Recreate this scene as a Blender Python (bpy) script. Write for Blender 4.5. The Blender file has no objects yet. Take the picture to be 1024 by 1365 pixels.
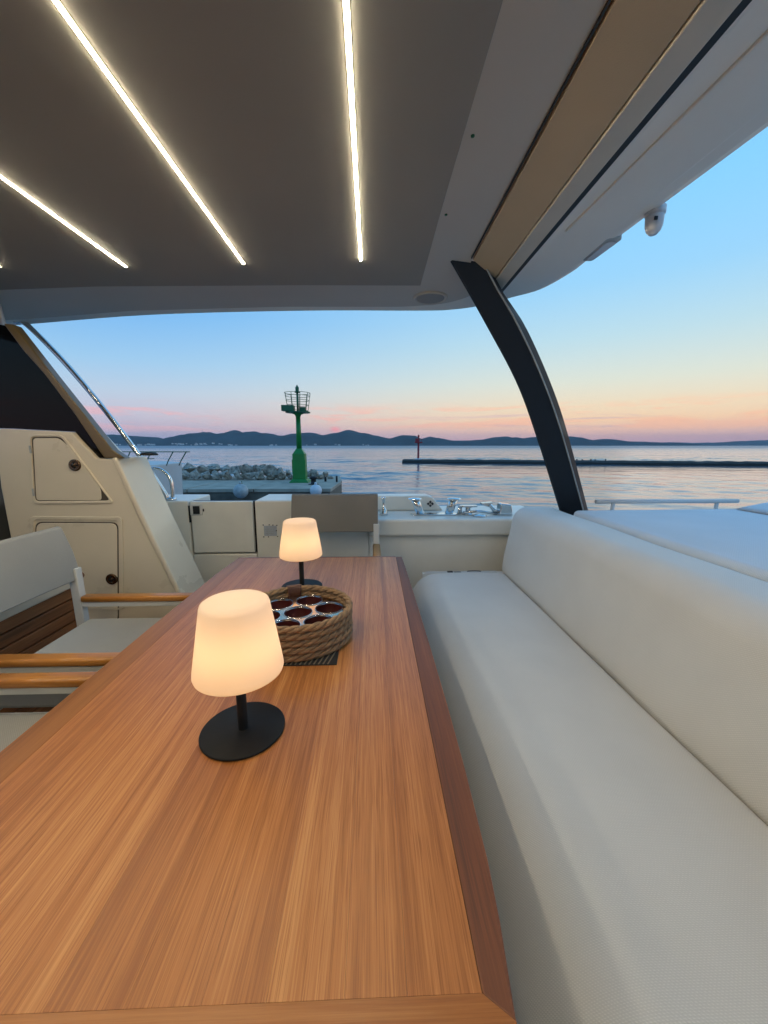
import bpy, bmesh, math, random
from mathutils import Vector, Matrix, noise
R = math.radians
PI = math.pi
scene = bpy.context.scene
col = scene.collection
random.seed(7)

# ------------------------------------------------------------------ camera
F_PX = 522.0
PITCH = math.atan((682.5 - 594.0) / F_PX)
YAW = math.atan((512 - 495) / F_PX)
CZ = 1.38
cam_d = bpy.data.cameras.new('camera')
cam = bpy.data.objects.new('camera', cam_d)
col.objects.link(cam)
cam.location = (0, 0, CZ)
cam.rotation_euler = (R(90) - PITCH, 0, -YAW)
cam_d.sensor_fit = 'VERTICAL'
cam_d.sensor_height = 36
cam_d.lens = F_PX / 1365 * 36
cam_d.clip_start = 0.02
cam_d.clip_end = 90000
scene.camera = cam
scene.render.resolution_x = 768
scene.render.resolution_y = 1024

def at(px, py, x=None, y=None, z=None):
    """real-world point on a known plane, measured from the survey photo"""
    X = (px - 512) / F_PX
    u = -(py - 682.5) / F_PX
    Y = math.cos(PITCH) + u * math.sin(PITCH)
    Z = -math.sin(PITCH) + u * math.cos(PITCH)
    c, s = math.cos(YAW), math.sin(YAW)
    r = (X * c + Y * s, -X * s + Y * c, Z)
    t = x / r[0] if x is not None else (y / r[1] if y is not None else (z - CZ) / r[2])
    return Vector((r[0] * t, r[1] * t, CZ + r[2] * t))

# ------------------------------------------------------------------ view
scene.view_settings.view_transform = 'Standard'
scene.view_settings.look = 'None'
scene.view_settings.exposure = 0.13
scene.view_settings.gamma = 1.0
scene.view_settings.use_curve_mapping = False
scene.cycles.use_denoising = True
scene.cycles.max_bounces = 10
scene.cycles.diffuse_bounces = 5
scene.cycles.transparent_max_bounces = 8
scene.cycles.sample_clamp_indirect = 6
scene.cycles.caustics_reflective = False
scene.cycles.caustics_refractive = False

def lin(c):
    return tuple(((v / 255) / 12.92 if v / 255 <= 0.04045 else ((v / 255 + 0.055) / 1.055) ** 2.4) for v in c) + (1.0,)

# ------------------------------------------------------------------ world: dusk sky
SKY_STRENGTH = 1.15
world = bpy.data.worlds.new('World')
scene.world = world
world.use_nodes = True
wt = world.node_tree
wt.nodes.clear()
WN, WL = wt.nodes.new, wt.links.new
def wmath(op, a, b=None, c=None, clamp=False):
    n = WN('ShaderNodeMath'); n.operation = op; n.use_clamp = clamp
    for i, v in enumerate((a, b, c)):
        if v is None: continue
        if isinstance(v, (int, float)): n.inputs[i].default_value = v
        else: WL(v, n.inputs[i])
    return n.outputs[0]
def wmap(v, a, b, c, d, smooth=False):
    n = WN('ShaderNodeMapRange')
    if smooth: n.interpolation_type = 'SMOOTHSTEP'
    WL(v, n.inputs[0])
    for i, q in enumerate((a, b, c, d)): n.inputs[i + 1].default_value = q
    return n.outputs[0]
tc = WN('ShaderNodeTexCoord')
sx = WN('ShaderNodeSeparateXYZ'); WL(tc.outputs['Generated'], sx.inputs[0])
el = wmath('MULTIPLY', wmath('ARCSINE', wmath('MAXIMUM', sx.outputs[2], 0.0)), 180 / PI)
fac = wmath('POWER', wmath('DIVIDE', el, 90.0, clamp=True), 0.5)
def ramp(stops, f):
    n = WN('ShaderNodeValToRGB'); cr = n.color_ramp
    cr.interpolation = 'LINEAR'
    while len(cr.elements) < len(stops): cr.elements.new(0.5)
    for e, (deg, c) in zip(cr.elements, stops):
        e.position = (deg / 90.0) ** 0.5
        e.color = lin(c)
    WL(f, n.inputs[0])
    return n.outputs[0]
cool = ramp([(0, (160, 158, 186)), (0.8, (168, 163, 188)), (2, (188, 176, 192)), (4, (194, 189, 202)), (6.5, (178, 196, 214)), (10, (148, 190, 222)),
             (16, (108, 170, 224)), (28, (98, 166, 224)), (45, (96, 154, 208)), (90, (92, 144, 196))], fac)
warm = ramp([(0, (196, 160, 172)), (0.8, (222, 168, 160)), (2, (242, 192, 160)), (3.2, (246, 206, 160)), (5, (235, 214, 178)), (8, (212, 216, 200)),
             (13, (178, 208, 218)), (19, (145, 198, 232)), (27, (126, 194, 242)), (45, (108, 170, 224)), (90, (92, 144, 196))], fac)
hl = wmath('SQRT', wmath('ADD', wmath('MULTIPLY', sx.outputs[0], sx.outputs[0]), wmath('MULTIPLY', sx.outputs[1], sx.outputs[1])))
SAZ = R(62)
dt = wmath('DIVIDE', wmath('ADD', wmath('MULTIPLY', sx.outputs[0], math.sin(SAZ)), wmath('MULTIPLY', sx.outputs[1], math.cos(SAZ))), wmath('MAXIMUM', hl, 0.001))
wf = wmap(dt, -0.15, 0.93, 0, 1, smooth=True)
mx = WN('ShaderNodeMix'); mx.data_type = 'RGBA'
WL(wf, mx.inputs[0]); WL(cool, mx.inputs[6]); WL(warm, mx.inputs[7])
skyc = mx.outputs[2]
# thin streaks of cloud above the horizon
az = wmath('ARCTAN2', sx.outputs[0], sx.outputs[1])
def clouds(kaz, kel, off, lo, hi, e0, e1, e2, e3):
    cb = WN('ShaderNodeCombineXYZ')
    WL(wmath('MULTIPLY', az, kaz), cb.inputs[0]); WL(wmath('MULTIPLY', el, kel), cb.inputs[1]); cb.inputs[2].default_value = off
    nz = WN('ShaderNodeTexNoise'); nz.inputs['Scale'].default_value = 1; nz.inputs['Detail'].default_value = 6
    nz.inputs['Roughness'].default_value = 0.6; nz.inputs['Distortion'].default_value = 0.6
    WL(cb.outputs[0], nz.inputs['Vector'])
    m = wmap(nz.outputs[0], lo, hi, 0, 1, smooth=True)
    a = wmap(el, e0, e1, 0, 1, smooth=True); b = wmap(el, e2, e3, 1, 0, smooth=True)
    return wmath('MULTIPLY', m, wmath('MULTIPLY', a, b))
c1 = clouds(5.0, 0.85, 3.1, 0.47, 0.62, 1.0, 2.6, 4.0, 6.2)
ccol = WN('ShaderNodeMix'); ccol.data_type = 'RGBA'
WL(wf, ccol.inputs[0]); ccol.inputs[6].default_value = lin((226, 176, 180)); ccol.inputs[7].default_value = lin((250, 188, 146))
m2 = WN('ShaderNodeMix'); m2.data_type = 'RGBA'
WL(wmath('MULTIPLY', c1, 0.8), m2.inputs[0]); WL(skyc, m2.inputs[6]); WL(ccol.outputs[2], m2.inputs[7])
c2 = clouds(3.2, 1.3, 11.7, 0.54, 0.70, 1.4, 2.4, 3.4, 5.2)
m3 = WN('ShaderNodeMix'); m3.data_type = 'RGBA'
WL(wmath('MULTIPLY', c2, 0.62), m3.inputs[0]); WL(m2.outputs[2], m3.inputs[6]); m3.inputs[7].default_value = lin((206, 172, 176))
# pinkish cloud spot over the island saddle
gd = at(447, 572.5, y=1000) - Vector((0, 0, CZ)); gd.normalize()
vs = WN('ShaderNodeVectorMath'); vs.operation = 'SUBTRACT'; WL(tc.outputs['Generated'], vs.inputs[0]); vs.inputs[1].default_value = gd
vm = WN('ShaderNodeVectorMath'); vm.operation = 'MULTIPLY'; WL(vs.outputs[0], vm.inputs[0]); vm.inputs[1].default_value = (1, 1, 1.7)
vl = WN('ShaderNodeVectorMath'); vl.operation = 'LENGTH'; WL(vm.outputs[0], vl.inputs[0])
gf = wmap(vl.outputs['Value'], 0.001, 0.019, 0.75, 0, smooth=True)
m4 = WN('ShaderNodeMix'); m4.data_type = 'RGBA'
WL(gf, m4.inputs[0]); WL(m3.outputs[2], m4.inputs[6]); m4.inputs[7].default_value = lin((250, 140, 140))
bg = WN('ShaderNodeBackground'); bg.inputs[1].default_value = SKY_STRENGTH
WL(m4.outputs[2], bg.inputs[0])
wo = WN('ShaderNodeOutputWorld'); WL(bg.outputs[0], wo.inputs[0])

# low after-glow from the sunset side (sun already down: very soft and weak)
sun_d = bpy.data.lights.new('sun', 'SUN'); sun = bpy.data.objects.new('sun', sun_d); col.objects.link(sun)
sun_d.energy = 0.22; sun_d.angle = R(60); sun_d.color = (1.0, 0.86, 0.74)
sdir = Vector((math.sin(SAZ) * math.cos(R(14)), math.cos(SAZ) * math.cos(R(14)), math.sin(R(14))))
sun.rotation_euler = sdir.to_track_quat('Z', 'Y').to_euler()

# ------------------------------------------------------------------ materials
def nodes(m):
    m.use_nodes = True
    return m.node_tree, m.node_tree.nodes['Principled BSDF']
def mat(name, c, rough=0.5, metal=0.0, var=0.0, vscale=8.0, bump=0.0, bscale=60.0, coat=0.0, spec=0.5, sheen=0.0, stretch=(1, 1, 1)):
    m = bpy.data.materials.new(name); t, p = nodes(m)
    p.inputs['Base Color'].default_value = (*c, 1); p.inputs['Roughness'].default_value = rough
    p.inputs['Metallic'].default_value = metal; p.inputs['Coat Weight'].default_value = coat
    p.inputs['Specular IOR Level'].default_value = spec
    if sheen: p.inputs['Sheen Weight'].default_value = sheen
    N, L = t.nodes.new, t.links.new
    tcn = N('ShaderNodeTexCoord'); mp = N('ShaderNodeMapping'); mp.inputs['Scale'].default_value = stretch
    L(tcn.outputs['Object'], mp.inputs[0])
    if var:
        nz = N('ShaderNodeTexNoise'); nz.inputs['Scale'].default_value = vscale; nz.inputs['Detail'].default_value = 6
        L(mp.outputs[0], nz.inputs['Vector'])
        mr = N('ShaderNodeMapRange'); mr.inputs[1].default_value = 0.3; mr.inputs[2].default_value = 0.7
        mr.inputs[3].default_value = 1 - var; mr.inputs[4].default_value = 1 + var
        L(nz.outputs[0], mr.inputs[0])
        vmn = N('ShaderNodeVectorMath'); vmn.operation = 'SCALE'; vmn.inputs[0].default_value = c
        L(mr.outputs[0], vmn.inputs['Scale']); L(vmn.outputs[0], p.inputs['Base Color'])
        rr = N('ShaderNodeMapRange'); rr.inputs[1].default_value = 0.3; rr.inputs[2].default_value = 0.7
        rr.inputs[3].default_value = max(0.02, rough * (1 - var)); rr.inputs[4].default_value = min(1, rough * (1 + var))
        L(nz.outputs[0], rr.inputs[0]); L(rr.outputs[0], p.inputs['Roughness'])
    if bump:
        nb = N('ShaderNodeTexNoise'); nb.inputs['Scale'].default_value = bscale; nb.inputs['Detail'].default_value = 5
        L(mp.outputs[0], nb.inputs['Vector'])
        b = N('ShaderNodeBump'); b.inputs['Strength'].default_value = bump; b.inputs['Distance'].default_value = 0.01
        L(nb.outputs[0], b.inputs['Height']); L(b.outputs[0], p.inputs['Normal'])
    return m

def fabric(name, c, cell=0.0035, strength=0.25, var=0.05, axes='xy'):
    """woven outdoor cloth: crossing ribs a few mm apart plus slow tone changes"""
    m = bpy.data.materials.new(name); t, p = nodes(m); N, L = t.nodes.new, t.links.new
    p.inputs['Roughness'].default_value = 0.85; p.inputs['Specular IOR Level'].default_value = 0.25
    p.inputs['Sheen Weight'].default_value = 0.15
    tcn = N('ShaderNodeTexCoord')
    nz = N('ShaderNodeTexNoise'); nz.inputs['Scale'].default_value = 3.0; nz.inputs['Detail'].default_value = 4
    L(tcn.outputs['Object'], nz.inputs['Vector'])
    n2 = N('ShaderNodeTexNoise'); n2.inputs['Scale'].default_value = 420; n2.inputs['Detail'].default_value = 2
    L(tcn.outputs['Object'], n2.inputs['Vector'])
    w = []
    for d in ('Y', 'DIAGONAL'):
        q = N('ShaderNodeTexWave'); q.wave_type = 'BANDS'; q.bands_direction = d
        q.inputs['Scale'].default_value = PI / 10 / cell; q.inputs['Distortion'].default_value = 1.2
        q.inputs['Detail'].default_value = 2; q.inputs['Detail Scale'].default_value = 2
        L(tcn.outputs['Object'], q.inputs['Vector']); w.append(q.outputs['Fac'])
    mm = N('ShaderNodeMath'); mm.operation = 'MULTIPLY'; L(w[0], mm.inputs[0]); L(w[1], mm.inputs[1])
    ad = N('ShaderNodeMath'); ad.operation = 'MULTIPLY_ADD'; L(n2.outputs[0], ad.inputs[0]); ad.inputs[1].default_value = 0.5; L(mm.outputs[0], ad.inputs[2])
    b = N('ShaderNodeBump'); b.inputs['Strength'].default_value = strength; b.inputs['Distance'].default_value = 0.002
    L(ad.outputs[0], b.inputs['Height']); L(b.outputs[0], p.inputs['Normal'])
    mr = N('ShaderNodeMapRange'); mr.inputs[1].default_value = 0.25; mr.inputs[2].default_value = 0.75
    mr.inputs[3].default_value = 1 - var; mr.inputs[4].default_value = 1 + var; L(nz.outputs[0], mr.inputs[0])
    m2_ = N('ShaderNodeMapRange'); m2_.inputs[1].default_value = 0; m2_.inputs[2].default_value = 1.3
    m2_.inputs[3].default_value = 0.86; m2_.inputs[4].default_value = 1.06; L(ad.outputs[0], m2_.inputs[0])
    m3_ = N('ShaderNodeMath'); m3_.operation = 'MULTIPLY'; L(mr.outputs[0], m3_.inputs[0]); L(m2_.outputs[0], m3_.inputs[1])
    vmn = N('ShaderNodeVectorMath'); vmn.operation = 'SCALE'; vmn.inputs[0].default_value = c
    L(m3_.outputs[0], vmn.inputs['Scale']); L(vmn.outputs[0], p.inputs['Base Color'])
    return m

def wood(name, dark, mid, light, along='Y', rough=0.38, coat=0.1, fine=170.0, objrand=True, sat=0.05, streak=0.0):
    m = bpy.data.materials.new(name); t, p = nodes(m); N, L = t.nodes.new, t.links.new
    tcn = N('ShaderNodeTexCoord'); oi = N('ShaderNodeObjectInfo')
    g_ = 0.013 if streak else 0.02
    sc_ = {'X': (g_, 1, 1), 'Y': (1, g_, 1), 'Z': (1, 1, g_)}[along]
    off = N('ShaderNodeVectorMath'); off.operation = 'SCALE'; off.inputs[0].default_value = (3.1, 7.3, 5.7)
    L(oi.outputs['Random'], off.inputs['Scale'])
    ad = N('ShaderNodeVectorMath'); ad.operation = 'ADD'; L(tcn.outputs['Object'], ad.inputs[0]); L(off.outputs[0], ad.inputs[1])
    mp = N('ShaderNodeMapping'); mp.inputs['Scale'].default_value = sc_; L(ad.outputs[0], mp.inputs[0])
    def nz(scale, detail, dist=0.0, ro=0.6):
        n = N('ShaderNodeTexNoise'); n.inputs['Scale'].default_value = scale; n.inputs['Detail'].default_value = detail
        n.inputs['Distortion'].default_value = dist; n.inputs['Roughness'].default_value = ro; L(mp.outputs[0], n.inputs['Vector']); return n.outputs[0]
    broad = nz(14, 4, 0.3); mid_n = nz(55, 5, 0.2); fine_n = nz(fine * 2, 6, 0.0, 0.7)
    def mul(a, k, c_=None):
        n = N('ShaderNodeMath'); n.operation = 'MULTIPLY_ADD'; L(a, n.inputs[0]); n.inputs[1].default_value = k
        if c_ is None: n.inputs[2].default_value = 0
        else: L(c_, n.inputs[2])
        return n.outputs[0]
    s = mul(broad, 0.30, mul(mid_n, 0.32, mul(fine_n, 0.38)))
    rd = N('ShaderNodeMath'); rd.operation = 'MULTIPLY_ADD'; L(oi.outputs['Random'], rd.inputs[0]); rd.inputs[1].default_value = sat; rd.inputs[2].default_value = -sat / 2
    s2 = N('ShaderNodeMath'); s2.operation = 'ADD'; L(s, s2.inputs[0]); L(rd.outputs[0], s2.inputs[1])
    cr = N('ShaderNodeValToRGB'); e = cr.color_ramp
    e.elements[0].position = 0.39; e.elements[0].color = (*dark, 1)
    e.elements[1].position = 0.63; e.elements[1].color = (*light, 1)
    k = e.elements.new(0.5); k.color = (*mid, 1)
    if streak:   # sharp pale and dark medullary lines running the length of the board
        k1 = N('ShaderNodeMapRange'); k1.interpolation_type = 'SMOOTHSTEP'; k1.inputs[1].default_value = .60; k1.inputs[2].default_value = .68; k1.inputs[3].default_value = 0; k1.inputs[4].default_value = .13 * streak * 2
        L(nz(34, 2, 0.05), k1.inputs[0])
        k2 = N('ShaderNodeMapRange'); k2.interpolation_type = 'SMOOTHSTEP'; k2.inputs[1].default_value = .36; k2.inputs[2].default_value = .30; k2.inputs[3].default_value = 0; k2.inputs[4].default_value = -.13 * streak * 2
        L(nz(120, 2, 0.05), k2.inputs[0])
        k3 = N('ShaderNodeMapRange'); k3.inputs[1].default_value = .56; k3.inputs[2].default_value = .66; k3.inputs[3].default_value = 0; k3.inputs[4].default_value = -.10
        L(nz(800, 1, 0.0), k3.inputs[0])
        a0 = N('ShaderNodeMath'); a0.operation = 'ADD'; L(k1.outputs[0], a0.inputs[0]); L(k3.outputs[0], a0.inputs[1])
        a1 = N('ShaderNodeMath'); a1.operation = 'ADD'; L(a0.outputs[0], a1.inputs[0]); L(k2.outputs[0], a1.inputs[1])
        a2 = N('ShaderNodeMath'); a2.operation = 'ADD'; L(s2.outputs[0], a2.inputs[0]); L(a1.outputs[0], a2.inputs[1]); s2 = a2
    L(s2.outputs[0], cr.inputs[0]); L(cr.outputs[0], p.inputs['Base Color'])
    p.inputs['Coat Weight'].default_value = coat; p.inputs['Coat Roughness'].default_value = 0.25
    rr = N('ShaderNodeMapRange'); rr.inputs[3].default_value = rough - 0.08; rr.inputs[4].default_value = rough + 0.12
    L(fine_n, rr.inputs[0]); L(rr.outputs[0], p.inputs['Roughness'])
    b = N('ShaderNodeBump'); b.inputs['Strength'].default_value = 0.12; b.inputs['Distance'].default_value = 0.001
    L(fine_n, b.inputs['Height']); L(b.outputs[0], p.inputs['Normal'])
    return m

GEL = mat('gelcoat', (0.75, 0.66, 0.51), 0.28, var=0.04, vscale=3, coat=0.3)
GELW = mat('gelcoat_white', (0.72, 0.73, 0.72), 0.3, var=0.04, vscale=3, coat=0.2)
GELS = mat('gelcoat_stern', (0.80, 0.77, 0.69), 0.32, var=0.05, vscale=4, coat=0.15)
CEIL = mat('headliner', (0.31, 0.30, 0.265), 0.7, var=0.05, vscale=2, bump=0.12, bscale=700)
CEIL2 = mat('roof_gelcoat', (0.53, 0.495, 0.43), 0.45, var=0.04, vscale=2, bump=0.05, bscale=500)
TAN = mat('tan_trim', (0.50, 0.37, 0.22), 0.5, var=0.06, vscale=4, bump=0.1, bscale=300)
CREAMT = mat('cream_trim', (0.60, 0.54, 0.44), 0.45, var=0.04)
ROOFO = mat('roof_underside', (0.84, 0.80, 0.72), 0.45, var=0.04, vscale=2, bump=0.05, bscale=400)
BLACK = mat('black_rubber', (0.008, 0.008, 0.009), 0.55)
POST = mat('charcoal_paint', (0.012, 0.014, 0.018), 0.5, var=0.1, vscale=5, spec=0.3)
CHROME = mat('polished_steel', (0.74, 0.74, 0.73), 0.15, metal=1.0, var=0.08, vscale=12)
BRASS = mat('bronze_latch', (0.22, 0.13, 0.08), 0.25, metal=1.0)
GLASSD = mat('smoked_glass', (0.004, 0.004, 0.004), 0.05, spec=0.16)
BRONZE = mat('bronze_film', (0.15, 0.10, 0.03), 0.3, metal=0.0, coat=0.3)
LAMPM = mat('black_powder_coat', (0.010, 0.010, 0.010), 0.6, spec=0.25, var=0.1, bump=0.04, bscale=900)
SOFA = fabric('sofa_cloth', (0.77, 0.735, 0.675), 0.0037, 0.30)
PAD = fabric('sunpad_cloth', (0.74, 0.76, 0.77), 0.005, 0.2)
CHAIRF = fabric('chair_cloth', (0.34, 0.345, 0.335), 0.003, 0.3, 0.08)
CHAIRT = fabric('taupe_cloth', (0.235, 0.215, 0.185), 0.003, 0.3, 0.08)
WHITEM = mat('white_paint', (0.62, 0.62, 0.60), 0.4, var=0.05)
TEAK = wood('table_oak', (0.29, 0.095, 0.022), (0.44, 0.160, 0.041), (0.61, 0.28, 0.092), 'Y', streak=0.2, sat=0.07)
TEAKX = wood('table_oak_cross', (0.22, 0.068, 0.014), (0.34, 0.118, 0.026), (0.44, 0.18, 0.05), 'X')
TEAKD = wood('table_edge_wood', (0.095, 0.029, 0.009), (0.155, 0.047, 0.014), (0.22, 0.073, 0.023), 'Y', rough=0.5, coat=0.0)
TEAKL = wood('table_left_border', (0.21, 0.072, 0.013), (0.31, 0.112, 0.022), (0.40, 0.16, 0.04), 'Y')
ARMW = wood('armrest_wood', (0.36, 0.13, 0.02), (0.50, 0.20, 0.035), (0.60, 0.27, 0.06), 'X', rough=0.3, coat=0.3)
SLATW = wood('teak_slat', (0.16, 0.06, 0.02), (0.26, 0.10, 0.035), (0.38, 0.17, 0.065), 'Y', rough=0.6, coat=0.0)
ROPE = mat('manila_rope', (0.34, 0.205, 0.105), 0.85, var=0.3, vscale=60, bump=0.6, bscale=500)
LEATHER = mat('brown_leather', (0.07, 0.022, 0.010), 0.45, bump=0.2, bscale=300)
TRAY = mat('lamp_tinted_steel', (0.72, 0.52, 0.38), 0.16, metal=1.0, var=0.2, vscale=15)  # copper tint paints the lamps' warm reflection into the steel
CUP = mat('wine_cup', (0.065, 0.010, 0.008), 0.4)
MATM = mat('woven_mat_black', (0.015, 0.014, 0.013), 0.7, bump=0.2)
MATL = mat('woven_mat_straw', (0.22, 0.17, 0.11), 0.8)
GREEN = mat('green_paint', (0.006, 0.21, 0.035), 0.4, var=0.12, vscale=2)
GREEND = mat('dark_green_steel', (0.012, 0.12, 0.05), 0.5)
RED = mat('red_paint', (0.30, 0.02, 0.03), 0.45, var=0.1)
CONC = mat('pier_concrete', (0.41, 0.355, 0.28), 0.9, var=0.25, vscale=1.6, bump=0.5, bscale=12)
CONCD = mat('pier_dark_concrete', (0.15, 0.13, 0.10), 0.85, var=0.45, vscale=2.2, bump=0.6, bscale=8)  # darker concrete tone for the wall under the slabs
BWM = mat('breakwater_stone', (0.032, 0.036, 0.033), 0.9, var=0.4, vscale=1.0, bump=0.8, bscale=3)
ROCK = mat('limestone_rock', (0.35, 0.305, 0.25), 0.92, var=0.75, vscale=2.6, bump=1.0, bscale=9)
FEND = mat('fender_white', (0.66, 0.67, 0.69), 0.45, var=0.08, vscale=6)
FENDD = mat('fender_grey', (0.42, 0.44, 0.43), 0.55, var=0.2, vscale=6)
BOATW = mat('neighbour_gelcoat', (0.52, 0.53, 0.52), 0.4, var=0.08, vscale=1.5)
STICK = mat('sticker_print', (0.42, 0.46, 0.52), 0.5, var=0.1, vscale=90)
INK = mat('black_print', (0.02, 0.02, 0.025), 0.5)
HOUSE = mat('pale_render', (0.75, 0.70, 0.64), 0.8)
TILES = mat('clay_roof', (0.30, 0.15, 0.10), 0.9)
SPEAK = mat('speaker_mesh', (0.36, 0.35, 0.33), 0.6, bump=0.5, bscale=900)
TEAKDECK = wood('deck_teak', (0.08, 0.04, 0.02), (0.13, 0.065, 0.032), (0.19, 0.10, 0.05), 'Y', rough=0.6, coat=0)

def emis(name, c, s):
    m = bpy.data.materials.new(name); t, p = nodes(m)
    p.inputs['Base Color'].default_value = (0.8, 0.8, 0.8, 1)
    p.inputs['Emission Color'].default_value = (*c, 1); p.inputs['Emission Strength'].default_value = s
    return m
LED = emis('led_core', (1.0, 0.86, 0.62), 104.0)
LEDE = emis('led_halo_edge', (1.0, 0.78, 0.36), 2.2)  # dim edge glow stands in for the yellowish halo round the core

def shade_mat():
    m = bpy.data.materials.new('lamp_shade_plastic'); t = m.node_tree if m.use_nodes else None
    m.use_nodes = True; t = m.node_tree; t.nodes.clear(); N, L = t.nodes.new, t.links.new
    tr = N('ShaderNodeBsdfTranslucent'); tr.inputs[0].default_value = (0.76, 0.73, 0.68, 1)
    df = N('ShaderNodeBsdfDiffuse'); df.inputs[0].default_value = (0.72, 0.70, 0.67, 1)
    gl = N('ShaderNodeBsdfGlossy'); gl.inputs[1].default_value = 0.35; gl.inputs[0].default_value = (1, 1, 1, 1)
    a = N('ShaderNodeMixShader'); a.inputs[0].default_value = 0.5; L(df.outputs[0], a.inputs[1]); L(tr.outputs[0], a.inputs[2])
    b = N('ShaderNodeMixShader'); b.inputs[0].default_value = 0.04; L(a.outputs[0], b.inputs[1]); L(gl.outputs[0], b.inputs[2])
    o = N('ShaderNodeOutputMaterial'); L(b.outputs[0], o.inputs[0])
    return m
SHADE = shade_mat()

# ------------------------------------------------------------------ mesh helpers
class MB:
    def __init__(s): s.v = []; s.f = []; s.sm = []
    def add(s, vs, fs, smooth=False):
        n = len(s.v); s.v += [tuple(v) for v in vs]; s.f += [tuple(i + n for i in f) for f in fs]; s.sm += [smooth] * len(fs); return s
    def box(s, x0, x1, y0, y1, z0, z1):
        vs = [(x, y, z) for z in (z0, z1) for y in (y0, y1) for x in (x0, x1)]
        return s.add(vs, [(0, 2, 3, 1), (4, 5, 7, 6), (0, 1, 5, 4), (2, 6, 7, 3), (0, 4, 6, 2), (1, 3, 7, 5)])
    def prism(s, pts, vec, smooth=False):
        """closed polygon pts extruded by vec"""
        n = len(pts); vec = Vector(vec)
        vs = [Vector(p) for p in pts] + [Vector(p) + vec for p in pts]
        fs = [tuple(range(n))[::-1], tuple(range(n, 2 * n))] + [(i, (i + 1) % n, n + (i + 1) % n, n + i) for i in range(n)]
        return s.add(vs, fs, smooth)
    def tube(s, pts, r, n=10, closed=False, r2=None, caps=True):
        pts = [Vector(p) for p in pts]; N = len(pts); rings = []
        t0 = (pts[1] - pts[0]).normalized(); up = Vector((0, 0, 1)) if abs(t0.z) < .9 else Vector((1, 0, 0))
        nrm = t0.cross(up).normalized()
        for i, p in enumerate(pts):
            if closed: t = (pts[(i + 1) % N] - pts[i - 1]).normalized()
            else: t = (pts[min(i + 1, N - 1)] - pts[max(i - 1, 0)]).normalized()
            nrm = (nrm - t * nrm.dot(t)).normalized(); b = t.cross(nrm)
            rad = r if r2 is None else r + (r2 - r) * i / (N - 1)
            rings.append([p + (nrm * math.cos(2 * PI * k / n) + b * math.sin(2 * PI * k / n)) * rad for k in range(n)])
        vs = [v for q in rings for v in q]; fs = []
        for i in range(N if closed else N - 1):
            j = (i + 1) % N
            for k in range(n): fs.append((i * n + k, i * n + (k + 1) % n, j * n + (k + 1) % n, j * n + k))
        s.add(vs, fs, True)
        if not closed and caps:
            m = len(s.v) - len(vs)
            s.f += [tuple(m + k for k in range(n))[::-1], tuple(m + (N - 1) * n + k for k in range(n))]; s.sm += [False, False]
        return s
    def lathe(s, prof, c=(0, 0, 0), n=48, smooth=True):
        vs = []; fs = []; m = len(prof); cx, cy, cz = c
        for k in range(n):
            a = 2 * PI * k / n
            for r, z in prof: vs.append((cx + r * math.cos(a), cy + r * math.sin(a), cz + z))
        for k in range(n):
            j = (k + 1) % n
            for i in range(m - 1): fs.append((k * m + i, j * m + i, j * m + i + 1, k * m + i + 1))
        return s.add(vs, fs, smooth)
    def build(s, name, material, parent=None, bevel=0, seg=2, loc=None, merge=False, flat_angle=None):
        me = bpy.data.meshes.new(name); me.from_pydata(s.v, [], s.f)
        me.polygons.foreach_set('use_smooth', s.sm)
        bm = bmesh.new(); bm.from_mesh(me)
        if merge: bmesh.ops.remove_doubles(bm, verts=bm.verts, dist=1e-5)
        bmesh.ops.recalc_face_normals(bm, faces=bm.faces); bm.to_mesh(me); bm.free()
        me.materials.append(material); me.update()
        o = bpy.data.objects.new(name, me); col.objects.link(o)
        if parent: o.parent = parent
        if loc: o.location = loc
        if bevel:
            b = o.modifiers.new('bevel', 'BEVEL'); b.width = bevel; b.segments = seg; b.limit_method = 'ANGLE'; b.angle_limit = R(30)
            b.harden_normals = False
            if seg > 2:
                for p in me.polygons: p.use_smooth = True
                try: me.set_sharp_from_angle(angle=R(50))
                except Exception: pass
        return o
def empty(name, loc=(0, 0, 0), rz=0):
    o = bpy.data.objects.new(name, None); o.empty_display_size = 0.1; col.objects.link(o); o.location = loc; o.rotation_euler = (0, 0, rz); return o
def tag(o, label=None, cat=None, group=None, kind=None):
    if label: o['label'] = label
    if cat: o['category'] = cat
    if group: o['group'] = group
    if kind: o['kind'] = kind
    return o
def kids(o): return [c for c in bpy.data.objects if c.parent == o]
def copy_tree(o, parent=None):
    c = o.copy(); col.objects.link(c)
    if parent: c.parent = parent
    for ch in kids(o):
        if ch is not c and ch.parent == o: copy_tree(ch, c)
    return c
def spline(pts, n=8):
    """Catmull-Rom through pts"""
    P = [Vector(p) for p in pts]; out = []
    for i in range(len(P) - 1):
        a = P[i - 1] if i else P[0] * 2 - P[1]; b, c = P[i], P[i + 1]; d = P[i + 2] if i + 2 < len(P) else P[-1] * 2 - P[-2]
        for k in range(n):
            t = k / n
            out.append(0.5 * ((2 * b) + (c - a) * t + (2 * a - 5 * b + 4 * c - d) * t * t + (3 * b - a - 3 * c + d) * t ** 3))
    out.append(P[-1]); return out
def rounded(pts, r, n=5):
    """round the corners of a 2-D polygon (list of 2-tuples)"""
    out = []; N = len(pts)
    for i in range(N):
        p = Vector(pts[i]); a = Vector(pts[i - 1]) - p; b = Vector(pts[(i + 1) % N]) - p
        rr = min(r, a.length * .45, b.length * .45)
        A = p + a.normalized() * rr; B = p + b.normalized() * rr
        for k in range(n + 1):
            t = k / n; out.append(((1 - t) ** 2 * A + 2 * t * (1 - t) * p + t * t * B)[:])
    return out
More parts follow.
